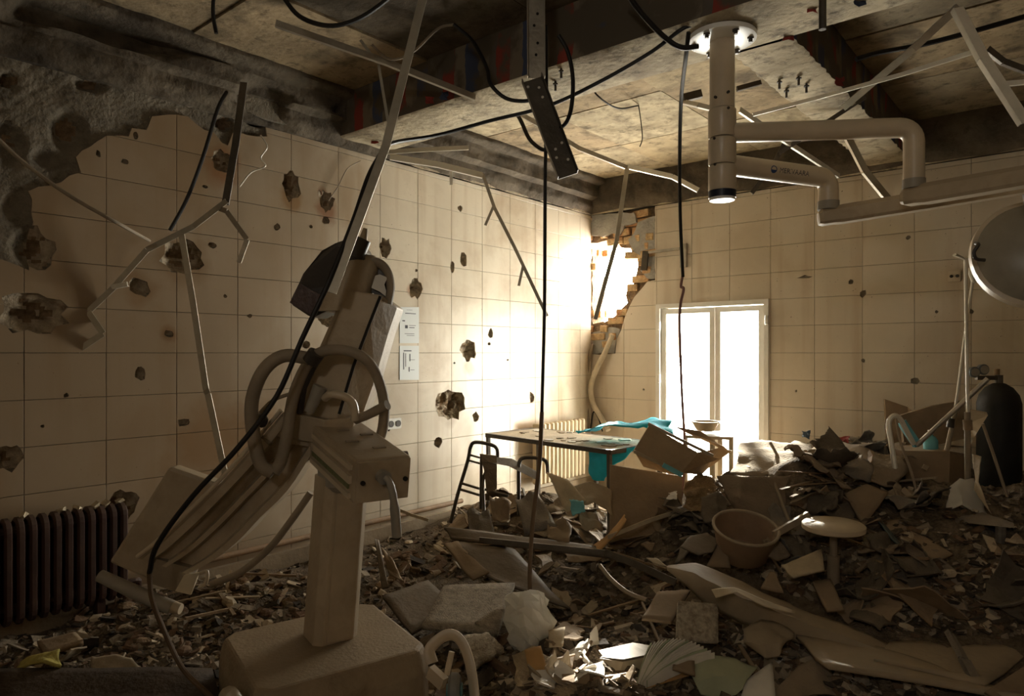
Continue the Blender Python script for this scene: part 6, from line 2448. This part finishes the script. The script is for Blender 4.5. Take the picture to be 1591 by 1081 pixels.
b = cloth([[P(1310, 905, 3.75), P(1360, 905, 3.7), P(1400, 895, 3.7)], [P(1310, 930, 3.6), P(1365, 918, 3.6), P(1405, 905, 3.62)]], 8, 14, 0.02, 6, 17)
solid(solo(b, 'dark_sheet', M_cloth_d, 'dark rumpled sheet below the right of the round stool', 'sheet', smooth=True), 0.005)
b = cloth([[P(1402, 895, 3.6), P(1425, 885, 3.6), P(1438, 900, 3.6)], [P(1408, 930, 3.5), P(1422, 945, 3.5), P(1436, 930, 3.5)]], 10, 10, 0.02, 8, 18)
solid(solo(b, 'brown_bag', M_card, 'brown paper bag hanging by the upper end of grooved rail', 'bag', smooth=True), 0.004)
# planks in the heap
board([(1362, 812, 4.05), (1398, 806, 4.10), (1480, 862, 3.72), (1456, 873, 3.67)], 0.014, M_ply, 'plank', 'broad brown plank sloping down right of the round stool', 'plank', 0.004)
board([(1360, 805, 4.00), (1372, 812, 4.00), (1412, 860, 3.76), (1398, 850, 3.76)], 0.01, mat('petrol_paint', (0.02, 0.06, 0.07), 0.6, var=0.3, dust=0.3), 'plank', 'narrow petrol blue plank left of the broad brown plank', 'plank', 0.004)
board([(1312, 768, 4.15), (1346, 752, 4.20), (1380, 766, 4.15), (1342, 818, 3.96)], 0.014, M_card, 'chipboard_piece', 'kite-shaped chipboard piece leaning on the heap above the stool', 'chipboard', 0.003)
board([(1214, 880, 3.62), (1277, 853, 3.72), (1281, 886, 3.57), (1232, 898, 3.53)], 0.014, M_tan, 'chipboard_piece', 'pale chipboard piece left of the round stool post', 'chipboard', 0.003, rag=0.05)
board([(1262, 905, 3.57), (1290, 900, 3.59), (1312, 948, 3.38), (1285, 950, 3.38)], 0.014, M_card, 'chipboard_piece', 'brown chipboard piece right below the round stool', 'chipboard', 0.003)
strip([P(1203, 830, 3.86), P(1256, 799, 3.91)], 0.035, 0.025, M_laminate, 'wooden_batten', 'short thick batten sticking up left of the round stool', 'batten')
cable([P(1198, 738, 4.34), P(1222, 800, 4.15), P(1243, 862, 3.96)], 0.012, M_hose, 'broom_handle', 'thin straight rod leaning down the front of the heap', 'rod')
cable([P(1197, 688, 4.83), P(1208, 708, 4.73), P(1213, 722, 4.63)], 0.010, M_hose, 'broom_handle', 'short stub of rod on top of the draped cover', 'rod')
# drapes over the heap
b = cloth([[P(1112, 738, 4.37), P(1150, 741, 4.32), P(1198, 742, 4.32), P(1232, 735, 4.32)], [P(1125, 765, 4.32), P(1150, 775, 4.22), P(1200, 785, 4.22), P(1236, 770, 4.27)], [P(1140, 790, 4.27), P(1160, 810, 4.18), P(1200, 822, 4.13), P(1235, 810, 4.22)]], 18, 26, 0.022, 6, 22)
solid(solo(b, 'brown_drape', M_cloth, 'dark brown cloth draped down the front of the heap', 'cloth', smooth=True), 0.006)
b = cloth([[P(1148, 689, 5.09), P(1185, 685, 5.09), P(1232, 690, 4.99)], [P(1145, 706, 4.80), P(1185, 706, 4.75), P(1240, 706, 4.75)], [P(1135, 738, 4.51), P(1185, 738, 4.46), P(1235, 735, 4.46)]], 16, 26, 0.02, 7, 26)
solid(solo(b, 'dusty_cover', mat('dusty_cover_cloth', (0.30, 0.235, 0.16), 0.95, var=0.25, scale=6, bump=0.4, bscale=60, dust=0.4), 'pale dusty cover stretched over a box on the left of the heap', 'cloth', smooth=True), 0.006)
b = cloth([[P(1232, 690, 4.99), P(1290, 682, 5.09), P(1340, 686, 5.09), P(1400, 690, 4.99)], [P(1235, 712, 4.70), P(1290, 712, 4.70), P(1345, 715, 4.70), P(1405, 722, 4.61)], [P(1240, 735, 4.51), P(1290, 742, 4.42), P(1345, 745, 4.42), P(1405, 752, 4.42)]], 18, 30, 0.05, 5, 31)
solid(solo(b, 'brown_blanket', M_cloth, 'rumpled brown blanket over the crest of the heap left of carton', 'blanket', smooth=True), 0.006)
b = cloth([[P(1285, 715, 4.42), P(1320, 708, 4.42), P(1355, 722, 4.37)], [P(1290, 735, 4.32), P(1325, 742, 4.27), P(1360, 750, 4.27)]], 12, 16, 0.035, 8, 33)
solid(solo(b, 'grey_jacket', M_cloth_g, 'crumpled grey garment lying on the brown blanket', 'garment', smooth=True), 0.006)
b = cloth([[P(1240, 745, 4.32), P(1290, 752, 4.27), P(1330, 755, 4.22)], [P(1245, 790, 4.13), P(1290, 800, 4.03), P(1325, 810, 4.03)]], 16, 18, 0.035, 7, 35)
solid(solo(b, 'dark_drape', M_cloth_d, 'dark grey cloth hanging over the heap front above the stool', 'cloth', smooth=True), 0.006)
b = cloth([[P(1390, 760, 4.27), P(1425, 775, 4.22), P(1450, 790, 4.18)], [P(1400, 800, 4.08), P(1430, 830, 3.98), P(1452, 840, 3.94)]], 16, 14, 0.03, 7, 37)
solid(solo(b, 'brown_drape', M_cloth, 'brown cloth slumped below the carton', 'cloth', smooth=True), 0.006)
b = cloth([[P(1085, 775, 4.32), P(1115, 768, 4.32), P(1140, 778, 4.32)], [P(1092, 810, 4.18), P(1112, 812, 4.13), P(1130, 800, 4.18)]], 12, 12, 0.03, 7, 39)
solid(solo(b, 'bundle', M_cloth_d, 'dark olive bundle left of the brown drape', 'bundle', smooth=True), 0.006)
b = cloth([[P(1182, 838, 3.9), P(1195, 828, 3.95), P(1212, 840, 3.9)], [P(1190, 860, 3.85), P(1210, 868, 3.8), P(1228, 862, 3.85)]], 10, 10, 0.02, 9, 41)
solid(solo(b, 'sacking', M_cloth, 'twist of brown sacking right of the tipped basin', 'cloth', smooth=True), 0.005)
b = cloth([[P(1075, 832, 4.0), P(1098, 826, 4.0), P(1118, 838, 3.95)], [P(1055, 850, 3.85), P(1085, 866, 3.8), P(1108, 858, 3.85)]], 10, 12, 0.012, 6, 43)
solid(solo(b, 'curved_shell', M_dboard, 'dark curved shell with a bright rim left of the tipped basin', 'shell', smooth=True), 0.006)
b = cloth([[P(1120, 835, 3.95), P(1128, 838, 3.95)], [P(1098, 880, 3.8), P(1135, 882, 3.78)]], 8, 8, 0.01, 6, 44)
solid(solo(b, 'bent_sheet', M_card, 'bent upright brown sheet in front of the tipped basin', 'sheet', smooth=True), 0.006)
for k, (px, py, m, lab) in enumerate([(1168, 729, M_paper, 'white crumpled tissue on the dusty cover edge'), (1142, 803, M_paper, 'white crumpled tissue above the tipped basin'), (1312, 683, mat('red_cloth', (0.30, 0.05, 0.04), 0.8), 'small red cloth scrap on the heap crest'), (1253, 675, mat('steel_blue', (0.10, 0.15, 0.2), 0.6), 'small blue-grey ball of cloth on the heap crest'), (1045, 768, M_paper, 'bright foil scrap beside the pink cable foot')]):
    dq = 5.1 if k in (2, 3) else 4.5
    b = cloth([[P(px - 6, py - 4, dq + 0.1), P(px + 6, py - 5, dq + 0.1)], [P(px - 7, py + 4, dq), P(px + 7, py + 5, dq)]], 8, 8, 0.018, 20, 50 + k)
    solid(solo(b, 'crumpled_scrap', m, lab, 'scrap', smooth=False), 0.003)
b = cloth([[P(1060, 745, 4.75), P(1085, 738, 4.75), P(1112, 745, 4.7)], [P(1065, 770, 4.6), P(1090, 765, 4.55), P(1115, 768, 4.55)], [P(1060, 800, 4.5), P(1085, 800, 4.45), P(1100, 805, 4.45)]], 18, 18, 0.05, 9, 47)
solid(solo(b, 'straw_tangle', mat('straw', (0.30, 0.20, 0.10), 0.95, var=0.4, bump=0.9, bscale=90), 'tangled brown padding spilling right of the pink cable', 'padding', smooth=True), 0.005)
b = cloth([[P(1478, 758, 4.3), P(1490, 742, 4.35), P(1515, 745, 4.35)], [P(1470, 795, 4.2), P(1495, 785, 4.15), P(1535, 800, 4.15)]], 12, 14, 0.02, 9, 48)
solid(solo(b, 'white_bag', M_bag, 'dusty white plastic bag slumped at the foot of the tall drip stand', 'bag', smooth=True), 0.003)
b = cloth([[P(1510, 705, 4.35), P(1524, 708, 4.3)], [P(1515, 745, 4.3), P(1520, 748, 4.25)], [P(1512, 760, 4.25), P(1540, 800, 4.1)]], 12, 8, 0.008, 9, 49)
solid(solo(b, 'torn_wrapping', M_laminate, 'pale torn wrapping standing right of the tall drip stand', 'wrapping', smooth=True), 0.003)
# foreground left
board([(-20, 1042, 3.02), (330, 1040, 2.98), (345, 1095, 2.75), (-20, 1100, 2.75)], 0.02, mat('burnt_board', (0.05, 0.036, 0.025), 0.8, var=0.4, bump=0.4, dust=0.12, dust_col=(0.2, 0.15, 0.1)), 'fallen_board', 'dark board lying along the bottom left edge', 'board', 0.01)
b = cloth([[P(140, 1022, 3.1), P(175, 1018, 3.1), P(208, 1020, 3.1)], [P(142, 1046, 3.0), P(175, 1046, 3.0), P(215, 1042, 3.0)]], 10, 14, 0.02, 9, 60)
solid(solo(b, 'white_rag', M_laminate, 'pale crumpled rag on the dark board at lower left', 'rag', smooth=True), 0.006)
b = cloth([[P(36, 1028, 3.1), P(70, 1018, 3.1), P(92, 1014, 3.1)], [P(34, 1042, 3.05), P(65, 1030, 3.0), P(90, 1038, 3.0)]], 10, 12, 0.02, 9, 61)
solid(solo(b, 'yellow_foam', mat('yellow_foam', (0.42, 0.36, 0.10), 0.95, var=0.3, bump=0.5), 'torn yellow foam piece at the far lower left', 'foam', smooth=True), 0.012)
board([(58, 1000, 3.35), (118, 985, 3.4), (130, 998, 3.35), (70, 1016, 3.25)], 0.03, M_wood, 'wood_block', 'brown wood offcut below the dark radiator', 'wood', 0.002)
for k, (px, py) in enumerate([(120, 788), (148, 785), (164, 788), (95, 794), (35, 800), (186, 798)]):
    b = MB()
    p = PL(px, py, 0.14)
    p.z = zt + 0.02
    chip(b, p, 0.02, random.Random(k), 0)
    solo(b, 'plaster_bit', M_tan, 'pale plaster bit lying on the dark radiator top', 'rubble', 'plaster bits on the radiator')
# foreground: burst lining under the bag and handles
b = cloth([[P(795, 1020, 3.2), P(830, 1005, 3.25), P(868, 1030, 3.15)], [P(800, 1060, 3.05), P(840, 1055, 3.05), P(900, 1050, 3.05)], [P(800, 1095, 2.95), P(850, 1095, 2.95), P(940, 1090, 2.95)]], 18, 18, 0.03, 9, 64)
solid(solo(b, 'torn_padding', mat('padding', (0.48, 0.37, 0.23), 0.95, var=0.35, bump=0.8, bscale=80), 'torn fibrous padding spilling below the plastic bag', 'padding', smooth=True), 0.006)
board([(815, 1010, 3.15), (840, 1003, 3.17), (850, 1040, 3.08), (822, 1042, 3.06)], 0.006, M_orange, 'card_piece', 'small tan card piece stuck under the plastic bag', 'cardboard', 0.004)
board([(852, 980, 3.4), (878, 974, 3.42), (875, 1004, 3.3), (853, 1006, 3.3)], 0.006, M_tan, 'card_piece', 'pale card square right of the plastic bag', 'cardboard', 0.004)
cable([P(932, 878, 3.9), P(950, 900, 3.8), P(975, 920, 3.7), P(1005, 932, 3.62)], 0.012, M_hose, 'hose_piece', 'dusty bent hose piece on the dark floor left of the metal sheet', 'hose')
# sticks standing behind the machine column
board([(582, 838, 3.9), (588, 840, 3.9), (604, 912, 3.6), (594, 915, 3.6)], 0.012, M_dboard, 'leaning_lath', 'dark lath leaning just right of the machine column', 'lath', 0.004)
board([(592, 850, 3.88), (612, 872, 3.8), (628, 905, 3.65), (606, 895, 3.7)], 0.006, M_card, 'torn_card', 'torn curled card right of the leaning dark lath', 'cardboard', 0.015)
strip([P(608, 787, 4.9), P(640, 800, 4.8), P(666, 808, 4.7)], 0.02, 0.01, M_tan, 'wooden_batten', 'thin pale batten on the floor by the left wall', 'batten')
# low pipe along the foot of the left wall
b = MB()
b.tube([(LX + 0.07, 1.9, 0.20), (LX + 0.07, 4.4, 0.20)], 0.02, 10)
solo(b, 'heating_pipe', mat('rusty_pipe', (0.28, 0.17, 0.09), 0.6, var=0.3, dust=0.3), 'rusty heating pipe running along the foot of the left wall', 'pipe', smooth=True)
